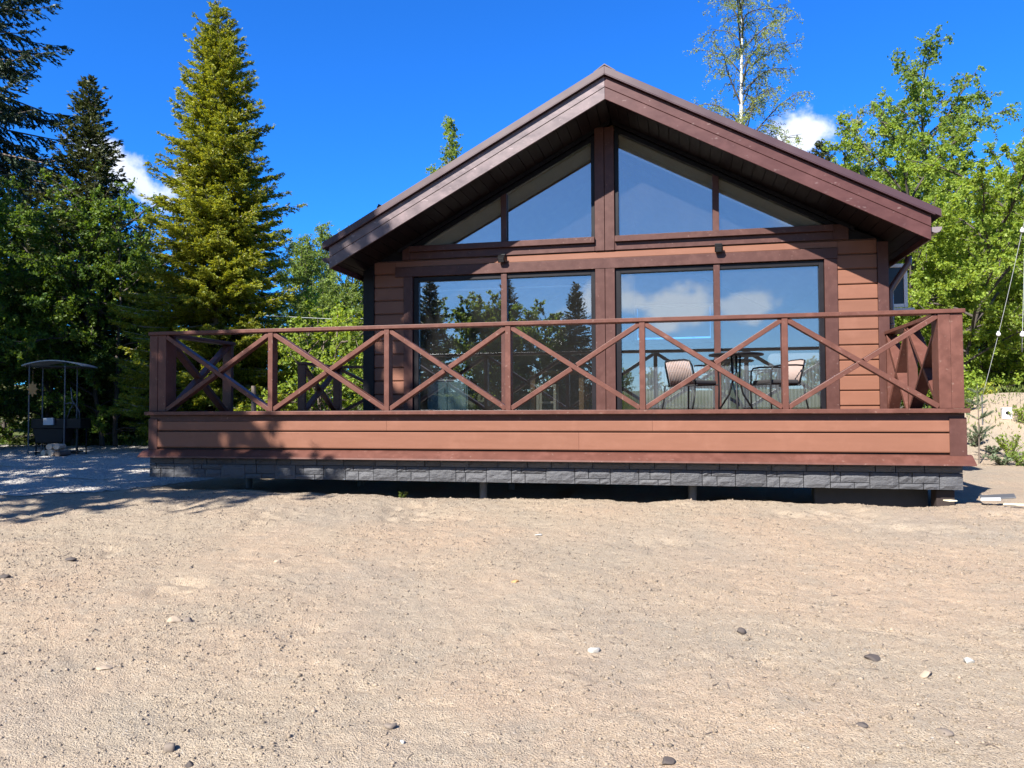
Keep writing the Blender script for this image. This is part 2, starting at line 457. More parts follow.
skycol = cloud(skycol, 182.5, 7.6, 7.0, 2.0, 3.0, .85, 14, 0.0, (9.5, 10.3, 11.5, 1))
skycol = cloud(skycol, 175.5, 7.4, 3.6, 1.3, 3.0, .7, 17, 0.0, (9.5, 10.3, 11.5, 1))
skycol = cloud(skycol, 172.0, 13.0, 2.5, 1.0, 1.6, .35, 16)
skycol = cloud(skycol, 140.0, 12.0, 9.0, 3.5, 1.4, .9, 12)
bg = wn('ShaderNodeBackground'); bg.inputs['Strength'].default_value = .063
wt.links.new(skycol, bg.inputs['Color'])
ow = wn('ShaderNodeOutputWorld'); wt.links.new(bg.outputs[0], ow.inputs[0])
S.view_settings.view_transform = 'Standard'; S.view_settings.look = 'None'
S.view_settings.exposure = 1.48; S.view_settings.gamma = 1.0; S.view_settings.use_curve_mapping = False
S.cycles.use_denoising = True
S.cycles.max_bounces = 10; S.cycles.transparent_max_bounces = 16; S.cycles.caustics_reflective = False
S.cycles.caustics_refractive = False; S.cycles.sample_clamp_indirect = 4.0

# ------------------------------------------------------------------ terrain
def ground_z(x, y, fine=True):
    x = np.asarray(x, dtype=float); y = np.asarray(y, dtype=float)
    z = -1.0 + .067*np.clip(y+.3, -9, 0) + .035*np.clip(y-14, 0, 60)
    z = z + .04*sstep(4.5, 1.0, x)*sstep(3, -1, y)                       # ground stands a little higher at the deck's left end
    z = z + 1.60*np.exp(-((x-15.6)/3.6)**2-((y-10.0)/2.9)**2) + .62*np.exp(-((x-12.3)/1.4)**2-((y-9.4)/1.6)**2)
    yard = sstep(-30, -14, y)*sstep(30, 16, y)
    z = z + .10*vnoise(x*.23, y*.23, 3)*yard + 1.2*vnoise(x*.03, y*.03, 5)*sstep(25, 60, np.hypot(x-5, y))
    z = z + .030*vnoise(x*.9, y*.9, 11)*yard + .16*np.clip(-15.5-y, 0, 17)
    # rough lip of sand along the front of the deck
    z = z + .05*np.exp(-((y+.35)/.45)**2)*(vnoise(x*2.3, y*1.5, 21)+.1)
    under = sstep(-.02, .25, y)*sstep(11.6, 11, y)*sstep(-.1, .2, x)*sstep(9.3, 9.0, x)
    z = z - .10*under
    if fine:
        n = .016*vnoise(x*2.7, y*2.7, 31) + .010*vnoise(x*7, y*7, 41) + .011*vnoise(x*15, y*15, 51) + .011*vnoise(x*31, y*31, 61)
        # footprints and scuffs
        s = vnoise(x*1.6+9, y*1.6, 71); n = n - .042*sstep(.24, .40, s) * (.6+vnoise(x*11, y*11, 72))
        z = z + n*yard
    return z
def gz(x, y): return float(ground_z(np.array([x]), np.array([y]), False)[0])

def axis(lo, hi, fine_lo, fine_hi, d):
    a = list(np.arange(fine_lo, fine_hi, d)); st = d; p = fine_hi
    while p < hi: a.append(p); st *= 1.16; p += st
    st = d; p = fine_lo - d; b = []
    while p > lo: b.append(p); st *= 1.16; p -= st
    return np.array(b[::-1] + a)
def grid(name, xs, ys, dz, mat):
    X, Y = np.meshgrid(xs, ys); Z = ground_z(X, Y) + dz
    v = np.stack([X.ravel(), Y.ravel(), Z.ravel()], 1)
    nx, ny = len(xs), len(ys); i, j = np.meshgrid(np.arange(nx-1), np.arange(ny-1)); a = (j*nx+i).ravel()
    f = np.stack([a, a+1, a+nx+1, a+nx], 1)
    return link_mesh(name, raw_mesh(name, v, f), mat, None, True)
g = grid('ground', axis(-600, 600, -2.6, 11.6, .026), axis(-600, 900, -6.4, .5, .022), 0, M['sand'])
tag(g, 'pale dry sandy yard sloping up to the deck', 'ground', kind='structure')
# driveway of grey gravel left of the deck, its own sheet 12 mm up
def driveway():
    xs = np.arange(-14, -.1, .06); ys = np.arange(-.9, 11.0, .06)
    X, Y = np.meshgrid(xs, ys)
    Z = ground_z(X, Y) + .008 + (.012 + .055*vnoise(X*.9, Y*3.2, 87) + .03*vnoise(X*4, Y*6, 81) + .018*vnoise(X*13, Y*13, 82))*sstep(-.75, .5, Y)*sstep(-.1, -.7, X)
    nx, ny = len(xs), len(ys); i, j = np.meshgrid(np.arange(nx-1), np.arange(ny-1)); a = (j*nx+i).ravel()
    f = np.stack([a, a+1, a+nx+1, a+nx], 1)
    cxm, cym = X.ravel()[a], Y.ravel()[a]
    keep = (cym > -.55 + .9*vnoise(cxm*.8, cxm*0+1, 83) + .25*vnoise(cxm*4, cym*4, 84)) & (cxm < -.25 + .4*vnoise(cym*.9, cym*0, 85)) & (cym < 10.3 + 1.2*vnoise(cxm*.6, cxm*0+7, 86))
    f = f[keep]; used = np.unique(f); rm = np.zeros(nx*ny, int); rm[used] = np.arange(len(used))
    v = np.stack([X.ravel(), Y.ravel(), Z.ravel()], 1)[used]
    return link_mesh('driveway', raw_mesh('driveway', v, rm[f]), M['gravel'], None, True)
tag(driveway(), 'shaded blue grey gravel drive left of the deck', 'driveway', kind='structure')

# ------------------------------------------------------------------ the deck
W = 9.27
deck = empty('wooden_deck', (W/2, 1.2, -1.0), 'raised brown deck with cross braced railing and charcoal stone plinth in front of the cabin', 'deck')
FLZ = -.06
b = MB()
y = .02
while y < 2.28:
    b.box(.02, W-.02, y, y+.137, FLZ-.03, FLZ); y += .142
y = 2.30
while y < 5.30:
    b.box(.02, 1.85, y, y+.137, FLZ-.03, FLZ); y += .142
b.build('floor', M['deckfloor'], deck, .003)
def ring(zlo, zhi, out, thick, name, mat, bev=.003, so=None):
    """board run round the front and both sides of the deck, butted at the corners"""
    m = MB()
    so = out if so is None else so
    m.box(-so, W+so, -out, -out+thick, zlo, zhi)
    m.box(-so, -so+thick, -out+thick, 5.32, zlo, zhi)
    m.box(W+so-thick, W+so, -out+thick, 2.2, zlo, zhi)
    return m.build(name, mat, deck, bev)
# nosing, rim board, two siding boards, sloping flashing
ring(-.044, 0.0, .085, .13, 'nosing_board', M['rail'], .004, .025)
ring(-.124, -.046, 0, .03, 'rim_board', M['trim'])
sk = MB()
for zlo, zhi in ((-.236, -.122), (-.445, -.250)):
    prof = [(.03, zlo), (-.004, zlo), (-.010, zlo+.012), (-.010, zhi-.006), (-.002, zhi), (.03, zhi)]
    for xa, xb in (((.113, 3.1495), (3.1505, 6.2015), (6.2025, 9.125)) if zhi > -.2 else ((.113, 1.6565), (1.6575, 5.4015), (5.4025, 9.125))):
        sk.prism(prof, 0, xa, xb)
for zlo, zhi in ((-.236, -.126), (-.445, -.250)):
    sk.box(-.008, .02, .12, 5.30, zlo, zhi); sk.box(W-.02, W+.008, .12, 2.2, zlo, zhi)
sk.build('skirt_boards', M['siding'], deck, .002)
m = MB(); m.box(.11, 9.13, .031, .05, -.56, -.05); m.box(.021, .035, .13, 5.3, -.56, -.05); m.box(W-.035, W-.021, .13, 2.2, -.56, -.05)
m.build('backing_board', M['blacktrim'], deck)
for x0, x1 in ((-.012, .113), (9.125, W+.012)):
    MB().box(x0, x1, -.016, .12, -.475, -.09).build('corner_board', M['trim'], deck, .003)
fl = MB()
fl.prism([(.03,-.462),(-.012,-.472),(-.118,-.548),(-.122,-.566),(-.114,-.566),(-.108,-.556),(.03,-.490)], 0, -.085, W+.06)
fl.prism([(.02,-.464),(-.08,-.548),(-.084,-.562),(.02,-.490)], 1, .032, 5.3)
fl.prism([(W-.02,-.464),(W+.058,-.548),(W+.06,-.562),(W-.02,-.490)], 1, .032, 2.2)
fl.build('flashing', M['rail'], deck, .002)

# split-stone plinth: panels of mixed ashlar blocks, each block its own slightly tilted island
st = MB(); rng = random.Random(5)
def block(x0, x1, z0, z1, side=None):
    d = rng.uniform(.0, .009); g = .0035
    x0 += g; x1 -= g; z0 += g; z1 -= g
    c = .008
    nx = max(2, int((x1-x0)/.045)); nz = max(2, int((z1-z0)/.04))
    V = []; F = []
    for j in range(nz+1):
        for i in range(nx+1):
            u, v = i/nx, j/nz
            e = min(u*(x1-x0), (1-u)*(x1-x0), v*(z1-z0), (1-v)*(z1-z0))
            o = -d - .012*min(1, e/.012) + (rng.uniform(-.004,.004) if 0 < i < nx and 0 < j < nz else 0)
            a = x0+u*(x1-x0); zz = z0+v*(z1-z0)
            V.append((a, .022+o, zz) if side is None else ((side[0]+side[1]*(o+.0)), a, zz))
    for j in range(nz):
        for i in range(nx):
            q = j*(nx+1)+i; F.append((q, q+1, q+nx+2, q+nx+1))
    n0 = len(V)     # rim back to the wall
    loop = [i for i in range(nx+1)] + [(j+1)*(nx+1)-1 for j in range(1, nz+1)] + [nz*(nx+1)+i for i in range(nx-1,-1,-1)] + [j*(nx+1) for j in range(nz-1,0,-1)]
    for q in loop:
        p = V[q]; V.append((p[0], .05, p[2]) if side is None else (side[0]-side[1]*-.028, p[1], p[2]))
    L = len(loop)
    for i in range(L):
        F.append((loop[i], n0+i, n0+(i+1) % L, loop[(i+1) % L]))
    st.add(V, F)
def stone_run(a, bnd, side=None):
    x = a; k = 0
    while x < bnd-.02:          # top course
        wd = rng.choice((.19,.27,.34,.40)); e = min(bnd, x+wd)
        if bnd-e < .12: e = bnd
        block(x, e, -.648, -.545, side); x = e
    x = a
    z0, z1 = -.818, -.648
    while x < bnd-.02:
        if k % 2 == 0: wd = rng.uniform(.34,.40)
        else: wd = rng.uniform(.26,.33)
        e = min(bnd, x+wd)
        if bnd-e < .15: e = bnd
        wd = e-x; t = rng.random()
        if k % 2:
            block(x, e, z0, z1, side)
        elif t < .5:
            c = x+wd*.28; zm = z1-.062
            block(x, c, zm, z1, side); block(c, e, zm, z1, side)
            c2 = x+wd*rng.uniform(.3,.6); block(x, c2, z0, zm, side); block(c2, e, z0, zm, side)
        else:
            zm = z0+.062; c = x+wd*rng.uniform(.25,.4)
            block(x, c, zm, z1, side); block(c, e, zm, z1, side)
            c2 = x+wd*rng.uniform(.55,.75); block(x, c2, z0, zm, side); block(c2, e, z0, zm, side)
        x = e; k += 1
stone_run(-.012, W-.02)
stone_run(.05, 5.3, (.022, 1)); stone_run(.05, 2.2, (W-.03, -1))
st.build('stone_plinth', M['stone'], deck)
MB().box(.03, W-.05, .052, .075, -.81, -.50).build('plinth_backing', M['concrete'], deck)
for px in (4.22, 6.62):
    q = MB().tube([(px,.35,-1.5),(px,.35,-.52)], .045, 16); q.tube([(px,.35,-.60),(px,.35,-.585)], .085, 16)
    q.build('screw_pile', M['steel'], deck, 0, False)
for px, py in ((2.0,1.9),(4.22,1.9),(6.62,1.9),(.6,1.3),(8.9,1.9)):
    MB().tube([(px,py,-1.5),(px,py,-.16)], .045, 12).build('screw_pile', M['steel'], deck)
for yy in (.35, 1.9):
    MB().box(.1, W-.1, yy-.05, yy+.05, -.30, -.13).build('bearer', M['deckfloor'], deck)
MB().box(7.9, 9.02, .35, .55, -1.3, -.62).build('foundation_board', M['concrete'], deck, .004)
MB().box(9.03, 9.20, .12, .30, -1.3, -.83).build('support_block', plain('shade_darkened_timber', (.022,.013,.010), .8, 0, .3, 6), deck, .005)  # timber colour darkened to stand in for the shade under the deck

# railing
PX = [1.659, 3.152, 4.604, 6.10, 7.575]
def post(x, y, wx, wy, ztop=.955, zlo=0.0):
    MB().box(x-wx/2, x+wx/2, y-wy/2, y+wy/2, zlo, ztop).build('post', M['rail'], deck, .004)
for x in PX: post(x, .045, .062, .125)
for xc in (.105, 9.155):
    c = MB(); c.box(xc-.115, xc-.001, .0-.012, .20, .001, .955); c.box(xc+.001, xc+.115, -.006, .20, .001, .955)
    c.build('corner_post', M['rail'], deck, .005)
r = MB(); r.box(-.02, W+.02, -.03, .15, .957, 1.0); r.build('top_rail', M['rail'], deck, .005)
r = MB(); r.box(.0, .17, .152, 1.62, .957, 1.0); r.build('top_rail', M['rail'], deck, .005)
r = MB(); r.box(W-.17, W, .152, 2.30, .957, 1.0); r.build('top_rail', M['rail'], deck, .005)
def braces_x(x0, x1, y, z0=.0, z1=.955, d=.10):
    for k, (a, c) in enumerate((((x0,z1-.02),(x1,z0+.02)), ((x0,z0+.02),(x1,z1-.02)))):
        mid = ((a[0]+c[0])/2, (a[1]+c[1])/2)
        q = MB()
        if k == 0:
            q.beam((a[0],y,a[1]), (c[0],y,c[1]), .052, d, (0,1,0))
        else:   # notched over the first brace: two halves
            dx, dz = c[0]-a[0], c[1]-a[1]; L = math.hypot(dx, dz); e = .034/L
            q.beam((a[0],y+.001,a[1]), (mid[0]-dx*e,y+.001,mid[1]-dz*e), .052, d, (0,1,0))
            q.beam((mid[0]+dx*e,y+.001,mid[1]+dz*e), (c[0],y+.001,c[1]), .052, d, (0,1,0))
        q.build('brace', M['rail'], deck, .004)
ed = [.222] + PX + [9.038]
for i in range(6):
    a = ed[i] + (.031 if i else 0); c = ed[i+1] - (.031 if i < 5 else 0)
    braces_x(a, c, .045)
def braces_y(y0, y1, x, z0, z1, d=.10):
    for k, (a, c) in enumerate((((y0,z1-.02),(y1,z0+.02)), ((y0,z0+.02),(y1,z1-.02)))):
        q = MB(); my, mz = (a[0]+c[0])/2, (a[1]+c[1])/2
        if k == 0: q.beam((x,a[0],a[1]), (x,c[0],c[1]), .052, d, (1,0,0))
        else:
            dy, dz = c[0]-a[0], c[1]-a[1]; L = math.hypot(dy, dz); e = .034/L
            q.beam((x+.001,a[0],a[1]), (x+.001,my-dy*e,mz-dz*e), .052, d, (1,0,0))
            q.beam((x+.001,my+dy*e,mz+dz*e), (x+.001,c[0],c[1]), .052, d, (1,0,0))
        q.build('brace', M['rail'], deck, .004)
# left side: bay, opening for the steps, lower bay, back bay to the wall
post(.085, 1.56, .14, .062); braces_y(.205, 1.528, .085, FLZ, .955)
post(.085, 3.80, .14, .062, .80, FLZ); post(.085, 5.22, .14, .10, .80, FLZ); braces_y(3.832, 5.168, .085, FLZ, .80)
r = MB(); r.box(.0, .17, 3.75, 5.29, .802, .845); r.build('top_rail', M['rail'], deck, .005)
r = MB(); r.box(.172, 1.86, 5.13, 5.29, .802, .845); r.build('top_rail', M['rail'], deck, .005)
braces_x(.157, 1.85, 5.21, FLZ, .80)
# right side: two bays back to the house corner
post(9.17, 1.36, .10, .062); post(9.165, 2.285, .10, .062, .955, FLZ)
braces_y(.205, 1.328, 9.17, FLZ, .955, .13); braces_y(1.392, 2.253, 9.17, FLZ, .955, .13)

# ------------------------------------------------------------------ the cabin
HX0, HX1, YF, YB = 1.872, 9.157, 2.334, 11.3
RX, SL = 5.585, .532                 # ridge x, roof slope
OV = .90                             # gable overhang
YR = YF - OV
cabin = empty('wooden_cabin', (5.5, 6.5, -1.0), 'red brown timber cabin with a glazed gable front and dark pitched roof', 'cabin')
def zs(x, z0): return z0 - SL*abs(x-RX)
SOF = 4.10                           # soffit height at the ridge
# siding: bevelled lap boards, courses of 0.20
sd = MB()
def course(x0, x1, z0, z1):
    prof = [(YF+.035, z0), (YF+.003, z0), (YF-.004, z0+.010), (YF-.004, z1-.024), (YF+.006, z1-.014), (YF+.022, z1-.010), (YF+.022, z1), (YF+.035, z1)]
    sd.prism(prof, 0, x0, x1)
def clipx(z1):
    h = (SOF - z1)/SL
    return RX-h+.02, RX+h-.02
k = -1
while True:
    z0 = .042 + .2*k; z1 = z0 + .2
    if z1 > 2.66: break
    a, c = clipx(z1)
    if z0 < 1.95:
        course(2.032, 2.498, z0, min(z1, 2.04)); course(8.547, 9.035, z0, min(z1, 2.04))
    k += 1
for z0, z1 in ((2.042, 2.234),):
    course(2.032, 2.37, z0, z1); course(8.552, 9.035, z0, z1)
course(2.372, 8.55, 2.127, 2.234)
for z0, z1 in ((2.236, 2.436),):
    a, c = clipx(z1)
    for xa, xb in ((max(2.0, a), 2.598), (8.502, min(9.1, c))):
        MB().box(xa, xb, YF-.016, YF+.034, z0, z1).build('frieze_board', M['trim'], cabin, .003)
sd.build('siding', M['siding'], cabin, .0015)
# wall core behind siding, with the window openings left free
wc = MB(); y0, y1 = YF+.036, YF+.16
wc.box(HX0+.005, 2.66, y0, y1, -.3, 2.02); wc.box(5.36, 5.67, y0, y1, -.3, 2.02); wc.box(8.36, HX1-.005, y0, y1, -.3, 2.02)
wc.box(2.662, 5.358, y0, y1, -.3, -.062); wc.box(5.672, 8.358, y0, y1, -.3, -.062)
wc.prism([(HX0+.005,2.022),(HX1-.005,2.022),(HX1-.005,zs(HX1,SOF)-.005),(8.75,2.38),(2.3,2.38),(HX0+.005,zs(HX0,SOF)-.005)], 1, y0, y1)
wc.box(5.38, 5.68, y0, y1, 2.382, 3.95)
wc.build('wall_core', M['blacktrim'], cabin)
# side and back walls
sw = MB()
for x0, x1 in ((HX0, HX0+.16), (HX1-.16, HX1)):
    sw.box(x0, x1, YF+.162, YB, -.3, zs(x0 if x0 < 5 else x1, SOF)-.01)
def back_wall(m, y0, y1, inset):
    xa, xb = HX0+inset, HX1-inset
    m.box(xa, xb, y0, y1, -.3, 1.68)
    m.prism([(xa,1.682),(5.40,1.682),(5.40,zs(5.40,SOF)-.06),(xa,zs(xa,SOF)-.06)], 1, y0, y1)
    m.prism([(7.32,1.682),(xb,1.682),(xb,zs(xb,SOF)-.06),(7.32,zs(7.32,SOF)-.06)], 1, y0, y1)
    m.prism([(5.402,2.602),(7.318,2.602),(7.318,zs(7.318,SOF)-.06),(RX,SOF-.06),(5.402,zs(5.402,SOF)-.06)], 1, y0, y1)
back_wall(sw, YB-.16, YB, .161)
sw.build('side_walls', M['siding'], cabin)
iw = MB()
iw.box(HX0+.17, HX0+.19, YF+.17, YB-.17, -.05, 2.2); iw.box(HX1-.19, HX1-.17, YF+.17, YB-.17, -.05, 2.2)
back_wall(iw, YB-.20, YB-.17, .2)
iw.build('interior_walls', M['wall_in'], cabin)
MB().box(HX0+.17, HX1-.17, YF+.17, YB-.2, -.10, -.052).build('interior_floor', M['oak'], cabin)
for sgn in (-1, 1):
    e = RX + sgn*3.55
    MB().prism([(RX, SOF-.02),(e, zs(e,SOF)-.02),(e, zs(e,SOF)-.05),(RX, SOF-.05)], 1, YF+.165, YB-.17).build('interior_ceiling', M['pine'], cabin)
MB().box(5.47, 7.25, YB-.085, YB-.075, 1.80, 2.535).build('roller_blind', M['white'], cabin)
bw = MB()
for bx in ((5.40,5.46,1.68,2.6),(7.26,7.32,1.68,2.6),(5.462,7.258,1.68,1.74),(5.462,7.258,2.54,2.6)):
    bw.box(bx[0], bx[1], YB-.26, YB-.02, bx[2], bx[3])
bwo = bw.build('back_window', M['white'], cabin, .004)
MB().box(5.36, 7.36, YB-.36, YB-.262, 1.63, 1.70).build('sill', M['white'], bwo, .004)
MB().box(5.462, 7.258, YB-.06, YB-.05, 1.742, 2.538).build('pane', M['glass'], bwo)

# corner boards, casings
MB().box(HX0-.012, 2.03, YF-.028, YF+.03, -.045, zs(HX0,SOF)-.02).build('corner_board', M['blacktrim'], cabin, .004)
MB().box(9.037, HX1+.012, YF-.028, YF+.03, -.045, zs(HX1,SOF)-.02).build('corner_board', M['trim'], cabin, .004)
for x0, x1 in ((HX0-.014,HX0-.001),(HX1+.001,HX1+.014)):
    MB().box(x0, x1, YF+.032, YF+.16, -.3, zs(x0 if x0<5 else x1,SOF)-.02).build('corner_board', M['trim'], cabin, .003)
# head board over both window groups, side casings, centre column
MB().box(2.37, 8.552, YF-.032, YF+.02, 1.982, 2.125).build('head_casing', M['trim'], cabin, .004)
MB().box(2.50, 2.64, YF-.026, YF+.03, -.058, 1.980).build('casing', M['trim'], cabin, .004)
MB().box(8.385, 8.545, YF-.026, YF+.03, -.058, 1.980).build('casing', M['trim'], cabin, .004)
for x0, x1 in ((5.350,5.484),(5.490,5.624)):
    MB().box(x0, x1, YF-.026, YF+.034, -.058, 1.980).build('column_board', M['trim'], cabin, .004)
    MB().box(x0, x1, YF-.026, YF+.034, 2.236, 3.99).build('column_board', M['trim'], cabin, .004)
# black window frames
def lower_window(x0, x1, xm0, xm1):
    f = MB(); a, c = YF+.012, YF+.10; zb, zt = -.058, 1.972
    f.box(x0, x0+.075, a, c, zb, zt); f.box(x1-.06, x1, a, c, zb, zt)
    f.box(x0+.0751, x1-.0601, a, c, zt-.062, zt); f.box(x0+.0751, x1-.0601, a, c, zb, zb+.05)
    f.box(xm0+.004, xm1-.004, a+.02, c, zb+.051, zt-.063)
    win = f.build('window', M['blacktrim'], cabin, .003)
    MB().box(xm0, xm1, YF-.012, a+.018, zb, zt-.0).build('mullion', M['trim'], win, .003)
    for p0, p1 in ((x0+.0752, xm0+.003), (xm1-.003, x1-.0602)):
        MB().box(p0, p1, a+.045, a+.053, zb+.051, zt-.0625).build('pane', M['glass'], win)
lower_window(2.645, 5.346, 3.985, 4.070)
lower_window(5.630, 8.38, 6.962, 7.047)
def upper_window(sgn):
    # trapezoid lights under the roof slope; sgn -1 left, 1 right
    xi, xo = (5.346, 2.66) if sgn < 0 else (5.632, 8.44)
    zb = 2.385; a, c = YF+.012, YF+.10
    top = lambda x, off: SOF - .075 - off - SL*abs(x-RX)
    out = lambda x: x if sgn > 0 else x
    mu = (3.985, 4.070) if sgn < 0 else (6.962, 7.047)
    f = MB()
    w_ = .05*sgn
    # inner jamb, sloping head, sill, mullion core
    f.prism([(xi,zb),(xi+w_*.2 if False else xi+.05*sgn*1.0,zb),(xi+.05*sgn,top(xi+.05*sgn,0)),(xi,top(xi,0))], 1, a, c)
    xe = RX + sgn*((SOF-.075-zb-.055)/SL)
    xs_ = xi+.0505*sgn
    f.prism([(xs_,top(xs_,.065)),(xs_,top(xs_,0)),(xe,zb+.055),(xe-sgn*.12,zb+.055)], 1, a, c)
    f.prism([(xs_,zb),(xe,zb),(xe,zb+.053),(xs_,zb+.053)], 1, a, c)
    m0, m1 = mu
    f.prism([(m0+.006,zb+.054),(m1-.006,zb+.054),(m1-.006,top(m1-.006,.067)),(m0+.006,top(m0+.006,.067))], 1, a+.01, c-.001)
    win = f.build('window', M['blacktrim'], cabin, .002)
    MB().prism([(m0,zb+.056),(m1,zb+.056),(m1,top(m1,.07)),(m0,top(m0,.07))], 1, YF-.010, a+.008).build('mullion', M['trim'], win, .003)
    ya, yb = a+.045, a+.053
    pa, pb = (xs_, m1-.007) if sgn < 0 else (xs_, m0+.007)
    MB().prism([(pa,zb+.054),(pb,zb+.054),(pb,top(pb,.067)),(pa,top(pa,.067))], 1, ya, yb).build('pane', M['glass'], win)
    qa = m0+.007 if sgn < 0 else m1-.007
    qe = xe - sgn*.14
    MB().prism([(qa,zb+.054),(qe,zb+.054),(qa,top(qa,.067))], 1, ya, yb).build('pane', M['glass'], win)
    # sill: projecting board and the apron under it
    s0, s1 = (2.60, 5.346) if sgn < 0 else (5.630, 8.50)
    MB().box(s0, s1, YF-.075, YF+.011, 2.345, 2.428).build('sill', M['trim'], win, .004)
    MB().box(s0, s1, YF-.018, YF+.011, 2.238, 2.343).build('apron', M['trim'], win, .003)
    # pale reveal inside the glass along the slope
    MB().prism([(xs_,top(xs_,.07)),(xs_,top(xs_,.285)),(xe-sgn*.545,zb+.06),(xe-sgn*.13,zb+.06)], 1, c+.02, c+.05).build('reveal', M['reveal'], win)
    # dark rake trim between head and soffit
    MB().prism([(RX+sgn*.02,SOF-.012),(RX+sgn*.02,SOF-.07),(xe+sgn*.20,top(xe+sgn*.2,-.005)),(xe+sgn*.20,zs(xe+sgn*.2,SOF)-.012)], 1, YF-.02, YF+.06).build('rake_trim', M['blacktrim'], win)
upper_window(-1); upper_window(1)

# roof -------------------------------------------------------------
roof = MB()
EX0, EX1 = 1.64, 9.53
FB = 4.039                            # fascia bottom at the ridge
for sgn in (-1, 1):
    e = EX0 if sgn < 0 else EX1
    top = lambda x: FB + .312 - SL*abs(x-RX)
    roof.prism([(RX,top(RX)+.010),(e,top(e)+.010),(e,top(e)+.062),(RX,top(RX)+.062)], 1, YR-.012, YB+.6)
    n = 40; x = RX + sgn*.25
    while abs(x-RX) < abs(e-RX)-.05:           # standing seams
        roof.prism([(x-.012,top(x-.012)+.06),(x+.012,top(x+.012)+.06),(x+.012,top(x+.012)+.10),(x-.012,top(x-.012)+.10)], 1, YR+.05, YB+.55); x += sgn*.5
rf = roof.build('roof', M['metal'], cabin, .003)
for sgn in (-1, 1):
    e = EX0 if sgn < 0 else EX1
    tp = lambda x: FB - SL*abs(x-RX)
    i = RX
    q = MB(); q.prism([(i,tp(i)+.318),(e,tp(e)+.318),(e,tp(e)+.405),(e-sgn*.02,tp(e)+.418),(i,tp(i)+.417)], 1, YR-.045, YR-.014)
    q.prism([(i,tp(i)+.300),(e-sgn*.07,tp(e-sgn*.07)+.300),(e-sgn*.07,tp(e-sgn*.07)+.314),(i,tp(i)+.314)], 1, YR-.056, YR-.016)
    q.build('rake_flashing', M['metal'], rf, .003)
    fe = 1.724 if sgn < 0 else 9.43
    MB().prism([(i,tp(i)),(fe,tp(fe)),(fe,tp(fe)+.156),(i,tp(i)+.156)], 1, YR+.006, YR+.034).build('fascia', M['fascia_pale' if sgn < 0 else 'fascia'], rf, .004)
    MB().prism([(i,tp(i)+.160),(fe,tp(fe)+.160),(fe,tp(fe)+.300),(i,tp(i)+.300)], 1, YR+.000, YR+.034).build('fascia', M['fascia_pale' if sgn < 0 else 'fascia'], rf, .004)
    # eave fascia along the side
    x0, x1 = (1.724, 1.75) if sgn < 0 else (9.404, 9.43)
    MB().box(x0, x1, YR+.036, YB+.6, tp(fe)+.004, tp(fe)+.27).build('fascia', M['fascia'], rf, .004)
    # soffit boards running along the depth, with shadow gaps; sloping with the roof
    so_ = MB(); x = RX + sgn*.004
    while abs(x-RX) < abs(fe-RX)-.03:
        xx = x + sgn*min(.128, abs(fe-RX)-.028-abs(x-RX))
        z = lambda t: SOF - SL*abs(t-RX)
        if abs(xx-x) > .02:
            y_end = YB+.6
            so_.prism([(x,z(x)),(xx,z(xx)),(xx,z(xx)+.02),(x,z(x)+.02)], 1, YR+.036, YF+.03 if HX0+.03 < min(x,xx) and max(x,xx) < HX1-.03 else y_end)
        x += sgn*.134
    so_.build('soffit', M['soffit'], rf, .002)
    core = MB(); core.prism([(RX,SOF+.022),(fe-sgn*.03,SOF+.022-SL*abs(fe-RX)+.016),(fe-sgn*.03,SOF+.2-SL*abs(fe-RX)),(RX,SOF+.24)], 1, YR+.04, YB+.58)
    core.build('roof_core', M['blacktrim'], rf)
    # snow guard end sticking up over the roof edge
    gx = 2.22 if sgn < 0 else 8.86
    gzv = tp(gx)+.42
    q = MB(); q.beam((gx,YR+.35,gzv-.06),(gx+sgn*-.12,YR+.35,gzv+.27),.035,.06,(0,1,0)); q.beam((gx-.05*sgn,YR+.32,gzv+.10),(gx-.05*sgn,YB,gzv+.10),.03,.03,(0,0,1)); q.beam((gx-.10*sgn,YR+.32,gzv+.23),(gx-.10*sgn,YB,gzv+.23),.03,.03,(0,0,1))
    q.build('snow_guard', M['black'], rf)
    # half round gutter with end cap
    gcx = 1.66 if sgn < 0 else 9.495; zg = tp(fe)+.165
    prof = [(gcx+.068*math.cos(math.pi+math.pi*t/10), zg+.07*math.sin(math.pi+math.pi*t/10)) for t in range(11)]
    inner = [(gcx+.062*math.cos(math.pi+math.pi*t/10), zg+.062*math.sin(math.pi+math.pi*t/10)) for t in range(10,-1,-1)]
    gt = MB().prism(prof+inner, 1, YR+.06, YB+.55).build('gutter', M['pipe'], rf)
    MB().prism(prof, 1, YR+.052, YR+.06).build('end_cap', M['gutterend'] if sgn > 0 else M['metal'], gt)
MB().prism([(RX-.14,FB+.417-SL*.14),(RX,FB+.435),(RX+.14,FB+.417-SL*.14),(RX+.14,FB+.43-SL*.14),(RX,FB+.452),(RX-.14,FB+.43-SL*.14)], 1, YR-.03, YB+.55).build('ridge_cap', M['metal'], rf)
# downpipe at the right corner
dp = MB(); X_, Y_ = 9.26, 2.62
dp.tube([(9.495,Y_,2.02),(9.49,Y_,1.93),(9.44,Y_,1.86),(9.31,Y_,1.66),(X_,Y_,1.57),(X_,Y_,1.46),(X_,Y_,-.3)], .042, 14)
for zz in (1.1, .2): dp.tube([(X_,Y_,zz),(X_,Y_,zz+.03)], .05, 14)
dp.build('downpipe', M['pipe'], cabin, 0, True)
